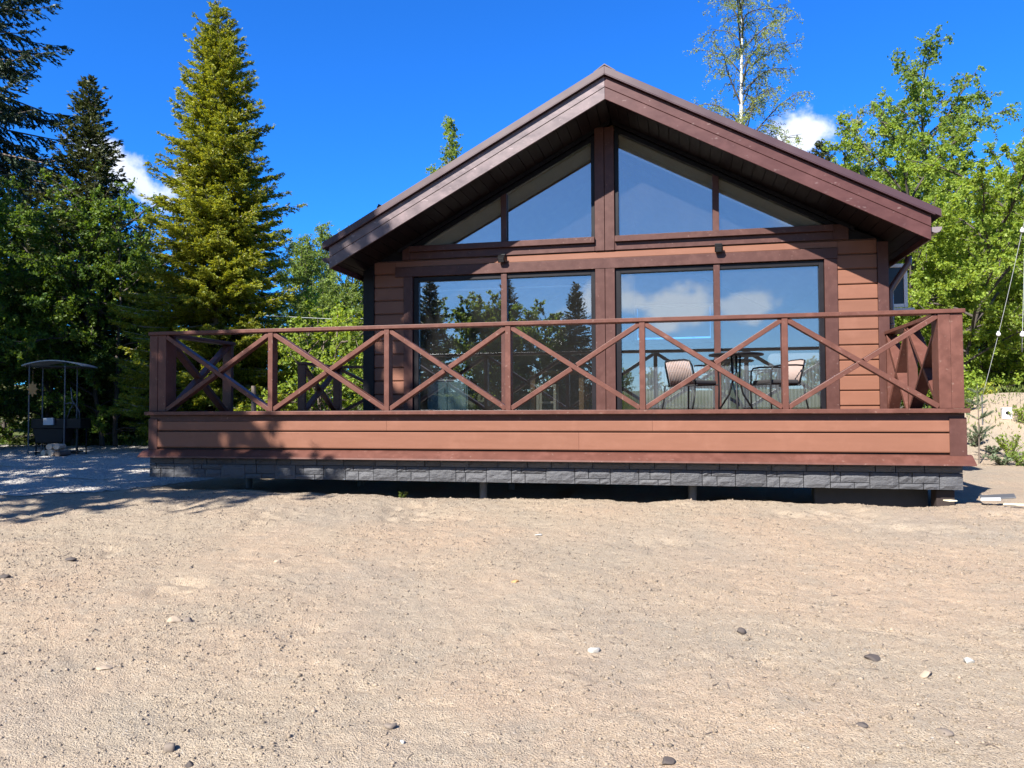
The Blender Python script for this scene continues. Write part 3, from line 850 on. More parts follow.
# open casement on the right wall, standing out from it, and its sill
ox0, ox1, oy, oz0, oz1 = 9.36, 9.66, 3.3, 1.43, 2.05
f = MB()
f.box(ox0, ox0+.05, oy, oy+.05, oz0, oz1); f.box(ox1-.05, ox1, oy, oy+.05, oz0, oz1)
f.box(ox0+.051, ox1-.051, oy, oy+.05, oz0, oz0+.05); f.box(ox0+.051, ox1-.051, oy, oy+.05, oz1-.05, oz1)
f.box(HX1+.002, ox0-.001, oy+.01, oy+.04, oz0+.02, oz0+.05); f.box(HX1+.002, ox0-.001, oy+.01, oy+.04, oz1-.05, oz1-.02)
cw = f.build('casement', M['white'], cabin, .004); cw['label'] = 'white casement standing open from the right wall'
MB().box(ox0+.051, ox1-.051, oy+.02, oy+.03, oz0+.051, oz1-.051).build('pane', plain('dark_pane', (.010,.014,.024), .25, 0, .2, 3, 0, .3), cw)
MB().box(ox0+.051, ox1-.051, oy+.032, oy+.045, oz0+.051, oz1-.051).build('blind', M['black'], cw)
MB().box(HX1+.002, 9.74, oy-.02, oy+.25, oz0-.07, oz0-.012).build('sill', M['greysill'], cw, .004)
# small black spot lamps on the wall
for lx, lz in ((4.014, 2.20), (7.03, 2.205)):
    q = MB(); q.box(lx-.045, lx+.045, YF-.05, YF-.005, lz-.02, lz+.05)
    q.beam((lx, YF-.06, lz-.0), (lx, YF-.13, lz-.05), .10, .085, (0,.6,1))
    wl = q.build('wall_lamp', M['black'], cabin, .006)
    MB().beam((lx, YF-.131, lz-.051), (lx, YF-.135, lz-.054), .075, .06, (0,.6,1)).build('lens', M['concrete'], wl)
# curtain rail inside
MB().box(2.75, 5.30, YF+.30, YF+.33, 1.80, 1.82).build('curtain_rail', M['white'], cabin)

# ------------------------------------------------------------------ things on the deck and behind the glass
def torus_path(c, r, a0, a1, n, z): return [(c[0]+r*math.cos(a0+(a1-a0)*i/n), c[1]+r*math.sin(a0+(a1-a0)*i/n), z) for i in range(n+1)]
TX, TY = 7.20, 1.72
t = empty('bistro_table', (TX, TY, FLZ), 'round black bistro table standing between two rope chairs on the deck', 'table')
MB().lathe([(.0,.735),(.30,.735),(.335,.740),(.342,.752),(.335,.765),(.30,.770),(0,.770)], (TX,TY,FLZ), 40).build('tabletop', M['black'], t, 0, False)
for k in range(3):
    a = 2*math.pi*k/3 + .5
    ca, sa = math.cos(a), math.sin(a)
    MB().tube([(TX+.06*ca,TY+.06*sa,FLZ+.735),(TX+.05*ca,TY+.05*sa,FLZ+.42),(TX+.10*ca,TY+.10*sa,FLZ+.25),(TX+.28*ca,TY+.28*sa,FLZ+.0)], .012, 8).build('leg', M['black'], t, 0, True)
MB().tube(torus_path((TX,TY), .055, 0, 2*math.pi, 20, FLZ+.42), .008, 6).build('leg_ring', M['black'], t, 0, True)

def rope_chair(label):
    e = empty('rope_chair', (0,0,0), label, 'chair', 'rope back chairs on the deck')
    # faces +x in its own axes; seat 0.42 wide
    for s in (-1, 1):
        y = s*.25
        MB().tube([(.24,y,.0),(.25,y,.30),(.24,y,.54),(.21,y,.585),(.12,y,.60),(-.10,y,.605),(-.20,y*.98,.60)], .011, 8).build('arm_frame', M['black'], e, 0, True)
        MB().tube([(-.20,y,.36),(-.22,y,.20),(-.27,y,.0)], .011, 8).build('leg', M['black'], e, 0, True)
    MB().tube([(-.15,-.22,.35),(-.22,-.22,.60),(-.245,-.20,.665),(-.25,-.12,.68),(-.25,.12,.68),(-.245,.20,.665),(-.22,.22,.60),(-.15,.22,.35)], .011, 8).build('back_frame', M['black'], e, 0, True)
    MB().tube([(.24,-.25,.37),(.24,.25,.37)], .010, 8).build('seat_rail', M['black'], e, 0, True)
    MB().tube([(-.15,-.25,.36),(-.15,.25,.36)], .010, 8).build('seat_rail', M['black'], e, 0, True)
    rp = MB()
    for i in range(15):
        y = -.185 + .37*i/14
        rp.tube([(-.155,y,.37),(-.20,y,.53),(-.247,y,.675)], .0088, 6)
    rp.build('back_ropes', M['rope'], e, 0, True)
    c = MB(); c.box(-.15, .24, -.225, .225, .372, .425); c.build('seat_cushion', M['cushion'], e, .02, False, 3)
    return e
def copy_tree(o, parent=None):
    c = o.copy(); COL.objects.link(c)
    if parent: c.parent = parent
    for ch in list(o.children): copy_tree(ch, c)
    return c
ch = rope_chair('beige rope back chair left of the black bistro table, near the window mullion')
ch2 = copy_tree(ch); ch2['label'] = 'beige rope back chair between the bistro table and the right end of the deck'
ch.location = (6.63, 1.62, FLZ); ch.rotation_euler = (0,0,R(48))
ch2.location = (7.72, 1.78, FLZ); ch2.rotation_euler = (0,0,R(203))

# sofa behind the right-hand glass, its ribbed back to the window
s_ = empty('sofa', (7.3, 3.25, FLZ), 'light grey ribbed sofa behind the right hand lower window', 'sofa')
rb = MB(); x = 5.98
while x < 8.60:
    rb.tube([(x,2.97,.02),(x,2.97,.56),(x,3.0,.60),(x,3.10,.61)], .023, 8); x += .047
rb.box(5.98, 8.6, 2.98, 3.18, .0, .60)
rb.build('backrest', M['sofa'], s_, 0, False)
MB().box(5.96, 8.62, 3.19, 3.85, .02, .34).build('seat', M['sofa'], s_, .04, False, 3)
for x0, x1 in ((5.80,5.955),(8.625,8.78)): MB().box(x0, x1, 2.96, 3.86, .0, .50).build('armrest', M['sofa'], s_, .05, False, 3)
for px, py in ((5.9,3.0),(8.68,3.0),(5.9,3.8),(8.68,3.8)): MB().tube([(px,py,-.052),(px,py,.0)], .02, 10).build('leg', M['black'], s_)
cu = MB(); cu.box(7.75, 8.50, 3.12, 3.30, .615, .80); cu = cu.build('cushion', M['sofa'], None, .07, False, 4)
tag(cu, 'pale grey cushion lying on top of the ribbed sofa back', 'cushion')
# dining table, stool, cupboard behind the left-hand glass
t2 = empty('dining_table', (4.5, 4.3, FLZ), 'pale wooden table behind the left hand lower window', 'table')
MB().box(4.08, 5.0, 3.9, 4.7, .60, .635).build('tabletop', M['oak'], t2, .004)
for px, py in ((4.14,3.96),(4.94,3.96),(4.14,4.64),(4.94,4.64)): MB().box(px-.04,px+.04,py-.04,py+.04,FLZ+.009,.599).build('leg', M['oak'], t2, .004)
s2 = empty('stool', (4.5, 3.5, FLZ), 'cream wooden stool beside the pale table behind the glass', 'stool')
MB().box(4.30, 4.62, 3.34, 3.66, .36, .395).build('seat', M['cream'], s2, .004)
for px, py in ((4.325,3.365),(4.595,3.365),(4.325,3.635),(4.595,3.635)): MB().box(px-.02,px+.02,py-.02,py+.02,FLZ+.009,.359).build('leg', M['cream'], s2, .003)
for py in (3.365, 3.635): MB().box(4.346,4.574,py-.012,py+.012,.10,.13).build('stretcher', M['cream'], s2)
cb = empty('cupboard', (2.95, 2.95, FLZ), 'low pale turquoise cupboard behind the left hand lower window', 'cupboard')
MB().box(2.72, 3.36, 2.76, 3.2, FLZ+.012, .44).build('carcass', M['turq'], cb, .004)
MB().box(2.68, 3.40, 2.74, 3.22, .442, .465).build('worktop', M['white'], cb, .004)
for x0, x1 in ((2.74,3.035),(3.045,3.34)):
    d = MB().box(x0, x1, 2.742, 2.758, .0, .42).build('door', M['turq'], cb, .003)
    MB().tube([(x1-.03,2.735,.25),(x1-.03,2.735,.33)], .006, 8).build('handle', M['steel'], d)
vs = MB().lathe([(.0,0),(.05,0),(.075,.06),(.07,.15),(.035,.22),(.03,.27),(.04,.29),(0,.29)], (3.1,2.95,.466), 24).build('vase', M['cushion'], None, 0, True)
tag(vs, 'dark rounded vase on the pale turquoise cupboard', 'vase')

# ------------------------------------------------------------------ foliage generators
def quads(c, d, nrm, L, Wd):
    """diamond leaves: centre, direction, normal, length, width arrays"""
    d = d/np.linalg.norm(d, axis=1, keepdims=True)
    s = np.cross(d, nrm); s /= (np.linalg.norm(s, axis=1, keepdims=True)+1e-9)
    L = L[:,None]*.5; Wd = Wd[:,None]*.5
    v = np.stack([c-d*L, c-d*L*.05+s*Wd, c+d*L, c-d*L*.05-s*Wd], 1).reshape(-1, 3)
    f = np.arange(len(v)).reshape(-1, 4)
    return v, f
def np_tubes(P0, P1, r0, r1, n=4):
    """many straight tapered n-gon tubes at once"""
    d = P1-P0; L = np.linalg.norm(d, axis=1, keepdims=True)+1e-9; d = d/L
    a = np.where(np.abs(d[:,2:3]) < .9, np.array([[0,0,1.]]), np.array([[1.,0,0]]))
    u = np.cross(d, a); u /= np.linalg.norm(u, axis=1, keepdims=True); w_ = np.cross(d, u)
    V = []
    for P, r in ((P0, r0), (P1, r1)):
        for k in range(n):
            an = 2*math.pi*k/n
            V.append(P + (u*math.cos(an)+w_*math.sin(an))*r[:,None])
    V = np.stack(V, 1); m = len(P0); v = V.reshape(-1, 3); b = np.arange(m)*2*n
    F = np.concatenate([np.stack([b+k, b+(k+1)%n, b+n+(k+1)%n, b+n+k], 1) for k in range(n)])
    return v, F
class Wood:
    def __init__(s): s.a=[]; s.b=[]; s.r0=[]; s.r1=[]; s.nt=0
    def path(s, pts, radii):
        for i in range(len(pts)-1):
            s.a.append(pts[i]); s.b.append(pts[i+1]); s.r0.append(radii[i]); s.r1.append(radii[i+1])
    def build(s, name, mat, parent, n=6, limbs=None):
        def part(nm, m_, i, j, k):
            v, f = np_tubes(np.array(s.a[i:j]), np.array(s.b[i:j]), np.array(s.r0[i:j]), np.array(s.r1[i:j]), k)
            link_mesh(nm, raw_mesh(nm, v, f), m_, parent, True)
        if limbs is None: part(name, mat, 0, len(s.a), n)
        else: part(name, mat, 0, s.nt, 8); part('limbs', limbs, s.nt, len(s.a), n)

def spruce_data(h, r, seed, z0=.06, dens=1.0, leaf=1.0, droop=1.0, nbm=1.0, rep=2):
    g = np.random.default_rng(seed)
    wd = Wood(); 
    nt = 14; tz = np.linspace(-.3, h, nt)
    wob = np.cumsum(g.normal(0, .012*h/nt*2, (nt,2)), 0)
    pts = [np.array([wob[i,0], wob[i,1], tz[i]]) for i in range(nt)]
    wd.path(pts, [max(.012, .0125*h*(1-max(0,z)/h)**.9) for z in tz])
    C=[]; D=[]; LL=[]
    z = z0*h
    while z < h*.992:
        t = (z-z0*h)/(h-z0*h)
        env = r*((1-t)**.82)*(1 if t > .12 else .78+.22*t/.12) + .10
        nb = int(g.integers(7, 10)*nbm) if t < .93 else 5
        az0 = g.uniform(0, 6.28)
        for i in range(nb):
            az = az0 + 6.28*i/nb + g.normal(0,.25); L = env*g.uniform(.50,1.17)
            if g.random() < .07: L *= 1.22
            dh = np.array([math.cos(az), math.sin(az), 0.]); ph = np.array([-math.sin(az), math.cos(az), 0.])
            e = (-.42*droop*(1-t)**.8 + .75*t**2) + g.normal(0,.09); cu = (.28*(1-t) + .05)*droop
            zz_ = z + g.uniform(-.12,.12)
            bx = np.array([np.interp(zz_,tz,wob[:,0]), np.interp(zz_,tz,wob[:,1]), zz_])
            f = lambda s: bx + dh*(L*s) + np.array([0,0,L*(e*s+cu*s*s)])
            bp = [f(s) for s in (0,.35,.7,1)]; r0 = .006+.011*L
            wd.path(bp, [r0,r0*.7,r0*.4,.003])
            nt_ = max(5, int(L/.085*dens))
            ss = np.sort(g.uniform(.10, 1.0, nt_)); 
            for j, s in enumerate(ss):
                sd_ = 1 if j % 2 else -1
                tl = (.10 + .30*L*(1-s)**.8*min(1, s*3.5))*g.uniform(.7,1.2)
                tl = min(tl, .55)
                p = f(s)
                td = dh*.75 + ph*sd_*g.uniform(.45,.9) + np.array([0,0,(e+2*cu*s)*.8 - .22*droop + g.normal(0,.14)])
                td /= np.linalg.norm(td)
                k = max(2, int(tl/.05))
                q = (np.arange(k)+.5)/k*tl
                pts_ = p + td*q[:,None] + np.array([0,0,-.12])*(q[:,None]**2)*droop
                C.append(pts_); D.append(np.tile(td, (k,1)))
            # tip spray
            C.append(np.array([f(1.0)])); D.append(np.array([dh + np.array([0,0,e+2*cu])]))
        z += (.13 + .07*(1-t))*g.uniform(.8,1.2)*(h/11)**.4/dens**.3
    C = np.concatenate(C); D = np.concatenate(D)
    C = np.repeat(C, rep, 0); D = np.repeat(D, rep, 0)
    m = len(C)
    D = D/np.linalg.norm(D,axis=1,keepdims=True) + g.normal(0,.42,(m,3)); C = C + g.normal(0,.018,(m,3))
    v, f = quads(C, D, g.normal(0,1,(m,3))+np.array([0,0,.9]), g.uniform(.085,.15,m)*leaf, g.uniform(.028,.05,m)*leaf)
    return wd, v, f

def leafy_data(h, R_, seed, z0=.22, nlimb=24, e1=.75, hang=.0, leaf=.075, lpt=9, tw=1.0, top=1.0, prof=None, lean=(0,0), stems=1, gap=.0, trunk_r=None):
    g = np.random.default_rng(seed); wd = Wood(); C=[]; Dd=[]
    prof = prof or (lambda t: math.sin(math.pi*min(1,max(0,(t*.86+.14))))**.7)
    for st_ in range(stems):
        nt = 12; tz = np.linspace(-.3, h*(1 if st_ == 0 else g.uniform(.75,.95)), nt)
        off = np.array([0,0.]) if st_ == 0 else g.normal(0,.25*R_,2)*.5
        wob = np.cumsum(g.normal(0,.018*h/nt*2,(nt,2)),0) + np.outer(np.linspace(0,1,nt), np.array(lean) + off*2.2) + off
        hh = tz[-1]; tr = trunk_r or .0105*h
        wd.path([np.array([wob[i,0],wob[i,1],tz[i]]) for i in range(nt)], [max(.010, tr*(1-max(0,z)/hh)**.85) for z in tz])
        if st_ == 0: wd.nt = len(wd.a)
        n1 = nlimb if stems == 1 else max(6, nlimb//stems)
        for i in range(n1):
            t = (i+g.uniform(.1,.9))/n1; z = hh*(z0+(1-z0)*t*.985)
            az = i*2.39996 + g.normal(0,.35)
            L1 = max(.25, R_*prof(t)*g.uniform(.65,1.15))
            if g.random() < gap: continue
            b = np.array([np.interp(z,tz,wob[:,0]),np.interp(z,tz,wob[:,1]),z])
            el_ = e1 + .45*t*top + g.normal(0,.12)
            d = np.array([math.cos(az)*math.cos(el_), math.sin(az)*math.cos(el_), math.sin(el_)])
            pts = [b]; dd = d.copy()
            ns = 6
            for s in range(ns):
                dd = dd + g.normal(0,.11,3) + np.array([0,0,-.10-hang*.22*s/ns]); dd /= np.linalg.norm(dd)
                pts.append(pts[-1] + dd*L1*1.15/ns)
            r0 = min(tr*.6, .008+.012*L1)
            wd.path(pts, [r0*(1-.85*s/ns) for s in range(ns+1)])
            P = np.array(pts)
            n2 = max(4, int(L1*5.0*tw))
            for j in range(n2):
                s = .22+.78*(j+g.random())/n2; q = s*ns; k = min(ns-1,int(q)); p = P[k]+(P[k+1]-P[k])*(q-k)
                ax = P[k+1]-P[k]; ax /= np.linalg.norm(ax)
                d2 = ax*.6 + g.normal(0,.6,3) + np.array([0,0,.15-hang*.5]); d2 /= np.linalg.norm(d2)
                L2 = (.22+.42*L1*(1.05-s))*g.uniform(.6,1.2)
                m1 = p + d2*L2*.55; d2b = d2 + np.array([0,0,-.25-hang*.8]); d2b /= np.linalg.norm(d2b); m2 = m1 + d2b*L2*.55
                wd.path([p,m1,m2],[.3*r0+.002,.2*r0+.002,.002])
                n3 = max(4, int(L2*13*tw))
                for u in range(n3):
                    v_ = g.random(); p3 = p+(m1-p)*v_*2 if v_ < .5 else m1+(m2-m1)*(v_-.5)*2
                    d3 = g.normal(0,.6,3)+d2*.5+np.array([0,0,-hang*1.1]); d3 /= np.linalg.norm(d3)
                    L3 = g.uniform(.10,.30)*(1+hang*.8)
                    nl = max(2, int(1.35*lpt*g.uniform(.5,1.4)))
                    qq = g.uniform(.0,1,(nl,1)); C.append(p3+d3*L3*qq+g.normal(0,.03,(nl,3))); Dd.append(np.tile(d3,(nl,1)))
    C = np.concatenate(C); Dd = np.concatenate(Dd); m = len(C)
    v, f = quads(C, Dd*.5+g.normal(0,.7,(m,3))+np.array([0,0,-.25]), g.normal(0,.7,(m,3))+np.array([0,0,.8]), g.uniform(.55,1.4,m)*leaf, g.uniform(.5,.95,m)*leaf)
    return wd, v, f

NLEAF = 0
def plant(kind, label, cat, x, y, data, leafm, barkm, group=None, zoff=0.0, crown='crown', trunk='trunk', rz=0.0):
    global NLEAF
    wd, v, f = data; NLEAF += len(f)
    e = empty(kind, (x, y, gz(x, y)+zoff), label, cat, group, rz)
    wd.build(trunk, barkm, e, 5, M['bark_dark'] if barkm is M['bark_birch'] else None)
    link_mesh(crown, raw_mesh(crown, v, f), leafm, e)
    return e
def replant(src, label, x, y, rz, sc=1.0, zoff=0.0):
    c = copy_tree(src); c.location = (x, y, gz(x, y)+zoff); c.rotation_euler = (0,0,rz); c.scale = (sc,)*3
    c['label'] = label; return c
def at(px, dist):
    """bearing of a sight line (degrees off the optical axis given as image column) and forward distance -> ground point"""
    lat = (px-512)/768.5*dist
    return CAM.x + math.sin(YAW)*dist + math.cos(YAW)*lat, CAM.y + math.cos(YAW)*dist - math.sin(YAW)*lat

# ------------------------------------------------------------------ trees
# big sunlit spruce behind the left end of the deck
x, y = at(216, 20.5)
plant('spruce_tree', 'tall sunlit yellow green spruce rising behind the left end of the deck', 'tree', x, y,
      spruce_data(12.0, 2.75, 11, .06, 1.6, .72, 1.0, 1.5, 5), M['spruce_sun'], M['bark_pale'])
x, y = at(84, 24)
dk = spruce_data(11.6, 2.9, 12, .05, 1.1, 1.25, 1.0)
sp2 = plant('spruce_tree', 'dark spruce left of the tall sunlit spruce, a cloud beside its top', 'tree', x, y, dk, M['spruce_dark'], M['bark'])
# near spruce at the left edge of the frame, its boughs reaching in
x, y = at(-52, 24)
plant('spruce_tree', 'dark big spruce whose drooping boughs reach in from the left edge', 'tree', x, y,
      spruce_data(21.0, 4.7, 14, .42, 1.0, 1.3, 1.9, .5), M['spruce_blue'], M['bark'])
# understorey left
ls1 = leafy_data(5.6, 2.3, 21, .03, 42, .4, .1, .085, 15, 1.0, 1, lambda t: .75+.35*math.sin(3.1*t), stems=3)
ls2 = leafy_data(6.8, 2.2, 22, .04, 44, .5, .15, .08, 15, 1.0, 1, lambda t: .7+.4*math.sin(3.1*t), stems=2)
G = 'broadleaf trees in the shade left of the deck'
x, y = at(52, 22); und1 = plant('broadleaf_tree', 'shaded broadleaf tree directly behind the roofed grill', 'tree', x, y, ls1, M['leaf_dark'], M['bark_dark'], G)
x, y = at(118, 21.5); und2 = plant('broadleaf_tree', 'bright leaved broadleaf tree between the dark spruce and the sunlit spruce', 'tree', x, y, ls2, M['leaf_under'], M['bark_dark'], G)
x, y = at(-20, 21); replant(und2, 'broadleaf tree at the left edge beneath the near spruce boughs', x, y, 2.0, .95)
x, y = at(10, 27); replant(und1, 'shaded broadleaf tree between the near spruce and the dark spruce', x, y, 4.0, 1.3)
x, y = at(150, 27); replant(und1, 'broadleaf tree low behind the corner post of the deck', x, y, 1.0, 1.1)
x, y = at(-60, 26); replant(und2, 'broadleaf tree standing furthest out at the left edge', x, y, 3.3, 1.25)
for i, (px, dd, sc, rz, lab) in enumerate(((28, 33, 1.05, 1.1, 'distant dark spruce left of the dark spruce with the cloud'), (140, 34, .78, 2.2, 'distant dark spruce in the gap between the two front spruces'),
                                       (300, 36, .52, 3.0, 'small far spruce behind the pale trees left of the eave'))):
    x, y = at(px, dd); replant(sp2, lab, x, y, rz, sc)
# pale birches and fresh green bushes between the spruce and the cabin
bdat = leafy_data(7.0, 2.2, 31, .10, 46, .95, .55, .07, 13, 1.1, 1, lambda t: .6+.5*math.sin(3.0*t), stems=2)
x, y = at(303, 33); b1 = plant('birch_tree', 'pale thin birch between the sunlit spruce and the left eave', 'tree', x, y, bdat, M['leaf_fresh'], M['bark_birch'], 'birches left of the cabin')
x, y = at(352, 31); replant(b1, 'pale birch tucked under the left eave of the cabin', x, y, 2.4, 1.0)
x, y = at(330, 38); replant(b1, 'farthest pale birch left of the cabin', x, y, 4.4, 1.2)
x, y = at(372, 36); replant(b1, 'pale birch half hidden behind the left wall of the cabin', x, y, 1.4, 1.1)
bs = leafy_data(3.4, 1.9, 33, .05, 30, .5, .05, .085, 10, 1.0, 1, lambda t: .8+.3*math.sin(3.1*t), stems=4)
x, y = at(318, 20); s1 = plant('shrub', 'fresh green shrub seen through the third railing bay', 'shrub', x, y, bs, M['leaf_green'], M['bark'], 'shrubs behind the left of the deck')
x, y = at(262, 22); replant(s1, 'fresh green shrub at the foot of the tall sunlit spruce', x, y, 2.0, .95)
x, y = at(375, 22); replant(s1, 'fresh green shrub against the left wall of the cabin', x, y, 3.6, 1.0)
x, y = at(180, 25); replant(s1, 'green shrub behind the left corner post of the deck', x, y, 5.0, 1.1)
x, y = at(253, 17)
q = MB(); q.tube([(x,y,-1.2),(x+.02,y,-.1),(x+.01,y,.55)], [.06,.055,.05], 10)
tag(q.build('fence_post', M['bark'], None), 'bare grey wooden post seen through the second railing bay', 'post')

# over and right of the roof
x, y = at(452, 33)
tp_ = leafy_data(13.2, 2.3, 41, .2, 56, .9, .1, .095, 9, .9, 1, lambda t: 1.15*(1-t)**.75+.12)
plant('aspen_tree', 'pointed green tree top showing over the left slope of the roof', 'tree', x, y, tp_, M['leaf_mid'], M['bark'])
x, y = at(744, 29)
bt = leafy_data(18.5, 2.5, 42, .25, 60, .75, .75, .058, 8, 1.0, 1, lambda t: 1.0 if t < .8 else 1.0-(t-.8)*3, trunk_r=.17)
plant('birch_tree', 'tall sparse birch with a white trunk rising behind the right roof slope', 'tree', x, y, bt, M['leaf_birch'], M['bark_birch'])
x, y = at(827, 42); replant(sp2, 'tiny spruce tip just over the roof below the right cloud', x, y, .5, 1.29)
x, y = at(926, 25)
b3 = leafy_data(12.1, 2.55, 44, .24, 50, .72, .40, .085, 12, 1.1, 1, lambda t: (1.2 if t < .3 else 1.2-.85*(t-.3)/.7)*(.6+.8*abs(math.sin(9.7*t+1))), gap=.10, lean=(.0,0))
plant('birch_tree', 'tall leaning birch with ragged crown right of the roof', 'tree', x, y, b3, M['leaf_mid'], M['bark_birch'])
x, y = at(866, 30)
b4 = leafy_data(12.2, 1.7, 45, .2, 40, .85, .25, .09, 9, 1.0, 1, lambda t: 1.2-.8*t)
plant('aspen_tree', 'narrow pale green tree left of the tall leaning birch', 'tree', x, y, b4, M['leaf_birch'], M['bark'])
G2 = 'broadleaf trees massed right of the cabin'
rb1 = leafy_data(6.6, 2.6, 46, .05, 54, .5, .1, .068, 21, 1.0, 1, lambda t: .85+.3*math.sin(3.1*t), stems=3)
rb2 = leafy_data(6.6, 2.3, 47, .06, 54, .6, .15, .068, 21, 1.0, 1, lambda t: .8+.35*math.sin(3.1*t), stems=2)
x, y = at(915, 20); e1_ = plant('broadleaf_tree', 'leafy green tree right behind the eave gutter', 'tree', x, y, rb1, M['leaf_green'], M['bark_dark'], G2)
x, y = at(985, 22); e2_ = plant('broadleaf_tree', 'leafy green tree behind the inner light string', 'tree', x, y, rb2, M['leaf_green'], M['bark_dark'], G2)
x, y = at(1052, 21); replant(e1_, 'leafy green tree at the right edge behind the outer light string', x, y, 2.1, .86)
x, y = at(1110, 23); replant(e2_, 'leafy tree outermost at the right edge', x, y, 1.1, .95)
x, y = at(860, 26); replant(e1_, 'leafy green tree rising over the right roof slope', x, y, 3.9, 1.18)
x, y = at(940, 28); replant(e2_, 'leafy green tree behind the trunk of the leaning birch', x, y, 5.1, 1.15)
x, y = at(1030, 30); replant(e1_, 'leafy green tree far behind the sand mound', x, y, .6, 1.25)
x, y = at(805, 31); replant(e2_, 'leafy green tree hidden low behind the cabin roof', x, y, 2.9, 1.0)
for px, dd, sc, rz, lab in ((998, 31, .82, .3, 'dark spruce top behind the leafy trees right of the leaning birch'), (1040, 34, .85, 2.0, 'far dark spruce at the right edge of the trees')):
    x, y = at(px, dd); replant(sp2, lab, x, y, rz, sc)

# trees in front-left of the yard: their shade falls over the drive and the left end of the deck
shd = leafy_data(11.4, 2.9, 51, .42, 54, .6, .15, .13, 13, 1.0, 1, lambda t: .8+.35*math.sin(3.1*t))
a1 = plant('broadleaf_tree', 'tall broadleaf tree out in the yard shading the left end of the deck', 'tree', -3.7, -6.3, shd, M['leaf_mid'], M['bark'])
replant(a1, 'tall broadleaf tree beside the drive, outer of the yard pair', -8.8, -6.2, 2.2, 1.05)
replant(a1, 'tall broadleaf tree beyond the drive left of the yard', -11.5, -2.0, 4.0, 1.1)
replant(sp2, 'dark spruce standing beyond the drive left of the yard', -13.5, 3.5, 1.0, 1.1)
# the wood edge behind the photographer, mirrored in the lower left window
REF = 'trees mirrored in the left lower window'
sp3 = plant('spruce_tree', 'dark spruce mirrored at the left edge of the left lower window', 'tree', -6.4, -25.5, spruce_data(7.0, 1.75, 61, .05, .9, 1.3), M['spruce_dark'], M['bark'], REF)
replant(sp3, 'lone dark spruce mirrored beside the centre column', 1.35, -25.5, 1.0, .90)
lr = leafy_data(4.7, 2.1, 62, .06, 40, .6, .1, .12, 11, .9, 1, lambda t: .8+.35*math.sin(3.1*t), stems=2)
l3 = plant('broadleaf_tree', 'green tree mirrored right of the spruce in the left pane', 'tree', -4.4, -27.5, lr, M['leaf_mid'], M['bark'], REF)
replant(l3, 'green tree mirrored beside the left window mullion', -2.3, -26, 1.2, 1.02)
replant(l3, 'green tree mirrored just right of the left window mullion', -.6, -28, 2.4, .95)
replant(l3, 'low green tree mirrored in the middle of the right hand pane', .3, -27, 3.4, .68)
replant(sp3, 'small spruce mirrored between the green trees of the left pane', -3.2, -30, 3.0, .98)
replant(l3, 'green tree at the far left of the mirrored wood edge', -8.6, -26, 4.4, 1.1)
replant(l3, 'low distant tree mirrored in the right lower window', 9.5, -44, 5.2, .42)

for i in range(9):  # row added so the glass reflects dark low down and shows the sofa
    replant(l3, ('low bushy', 'rounded', 'broad', 'uneven', 'narrow', 'dense', 'loose', 'small', 'pale')[i]+' added far tree darkening the low reflection in the right lower window', 2.2+2.3*i, -47-3*(i % 3), 1.7*i, .36+.05*((i*5) % 4))
# ------------------------------------------------------------------ sand mound planting, weeds, grass
def needle_sapling(x, y, h, label):
    g = np.random.default_rng(77); wd = Wood(); C=[]; D=[]
    wd.path([np.array([0,0,-.05]),np.array([.01,0,h*.5]),np.array([.0,.01,h])],[.014,.010,.004])
    for z in np.concatenate([np.full(7,.36),np.full(7,.56),np.full(6,.74),np.full(5,.9)])*h:
        az = g.uniform(0,6.28); L = .26*(1.25-z/h)*g.uniform(.7,1.2)+.05; d = np.array([math.cos(az),math.sin(az),.55])
        p0 = np.array([0,0,z]); p1 = p0+d*L; wd.path([p0,p1],[.005,.003])
        k = int(L/.012); q = g.uniform(.25,1,(k*5,1)); C.append(p0+d*L*q); D.append(np.tile(d,(k*5,1)))
    top = np.array([[0,0,h*u] for u in g.uniform(.7,1.02,60)]); C.append(top); D.append(np.tile([0,0,1.],(60,1)))
    C = np.concatenate(C); D = np.concatenate(D); m = len(C)
    v, f = quads(C, D*.6+g.normal(0,.6,(m,3)), g.normal(0,1,(m,3)), g.uniform(.05,.09,m), g.uniform(.006,.010,m))
    return plant('pine_sapling', label, 'sapling', x, y, (wd,v,f), M['pine_sapling'], M['bark'], None, 0, 'needles', 'stem')
x, y = at(977.5, 12.9); needle_sapling(x, y, 1.32, 'slender young pine growing in sand right of the deck corner')
def weed(kind, label, x, y, h, r, n, mat, seed, cat='plant', leaf=.06, flower=None):
    g = np.random.default_rng(seed); wd = Wood(); C=[]; D=[]
    for i in range(n):
        az = g.uniform(0,6.28); L = h*g.uniform(.6,1.1); rr = r*g.uniform(.2,1)
        p = [np.array([0,0,-.03]), np.array([math.cos(az)*rr*.5, math.sin(az)*rr*.5, L*.6]), np.array([math.cos(az)*rr, math.sin(az)*rr, L])]
        wd.path(p, [.005,.004,.002])
        k = 22; q = g.uniform(.15,1,(k,1)); C.append(np.where(q < .5, p[0]+(p[1]-p[0])*q*2, p[1]+(p[2]-p[1])*(q-.5)*2)); D.append(g.normal(0,1,(k,3)))
    C = np.concatenate(C); D = np.concatenate(D); m = len(C)
    v, f = quads(C+g.normal(0,.012,(m,3)), D, g.normal(0,.6,(m,3))+np.array([0,0,.8]), g.uniform(.7,1.3,m)*leaf, g.uniform(.3,.5,m)*leaf)
    return plant(kind, label, cat, x, y, (wd,v,f), mat, M['bark'], None, 0, 'leaves', 'stems')
x, y = at(1009, 13.2); weed('weed', 'bright green leafy weed on the sand mound below the white box', x, y, .42, .30, 26, M['leaf_green'], 5)
x, y = at(989, 17.2); weed('flowering_weed', 'yellow flowering weed on top of the sand mound', x, y, .34, .35, 26, M['flower'], 6)
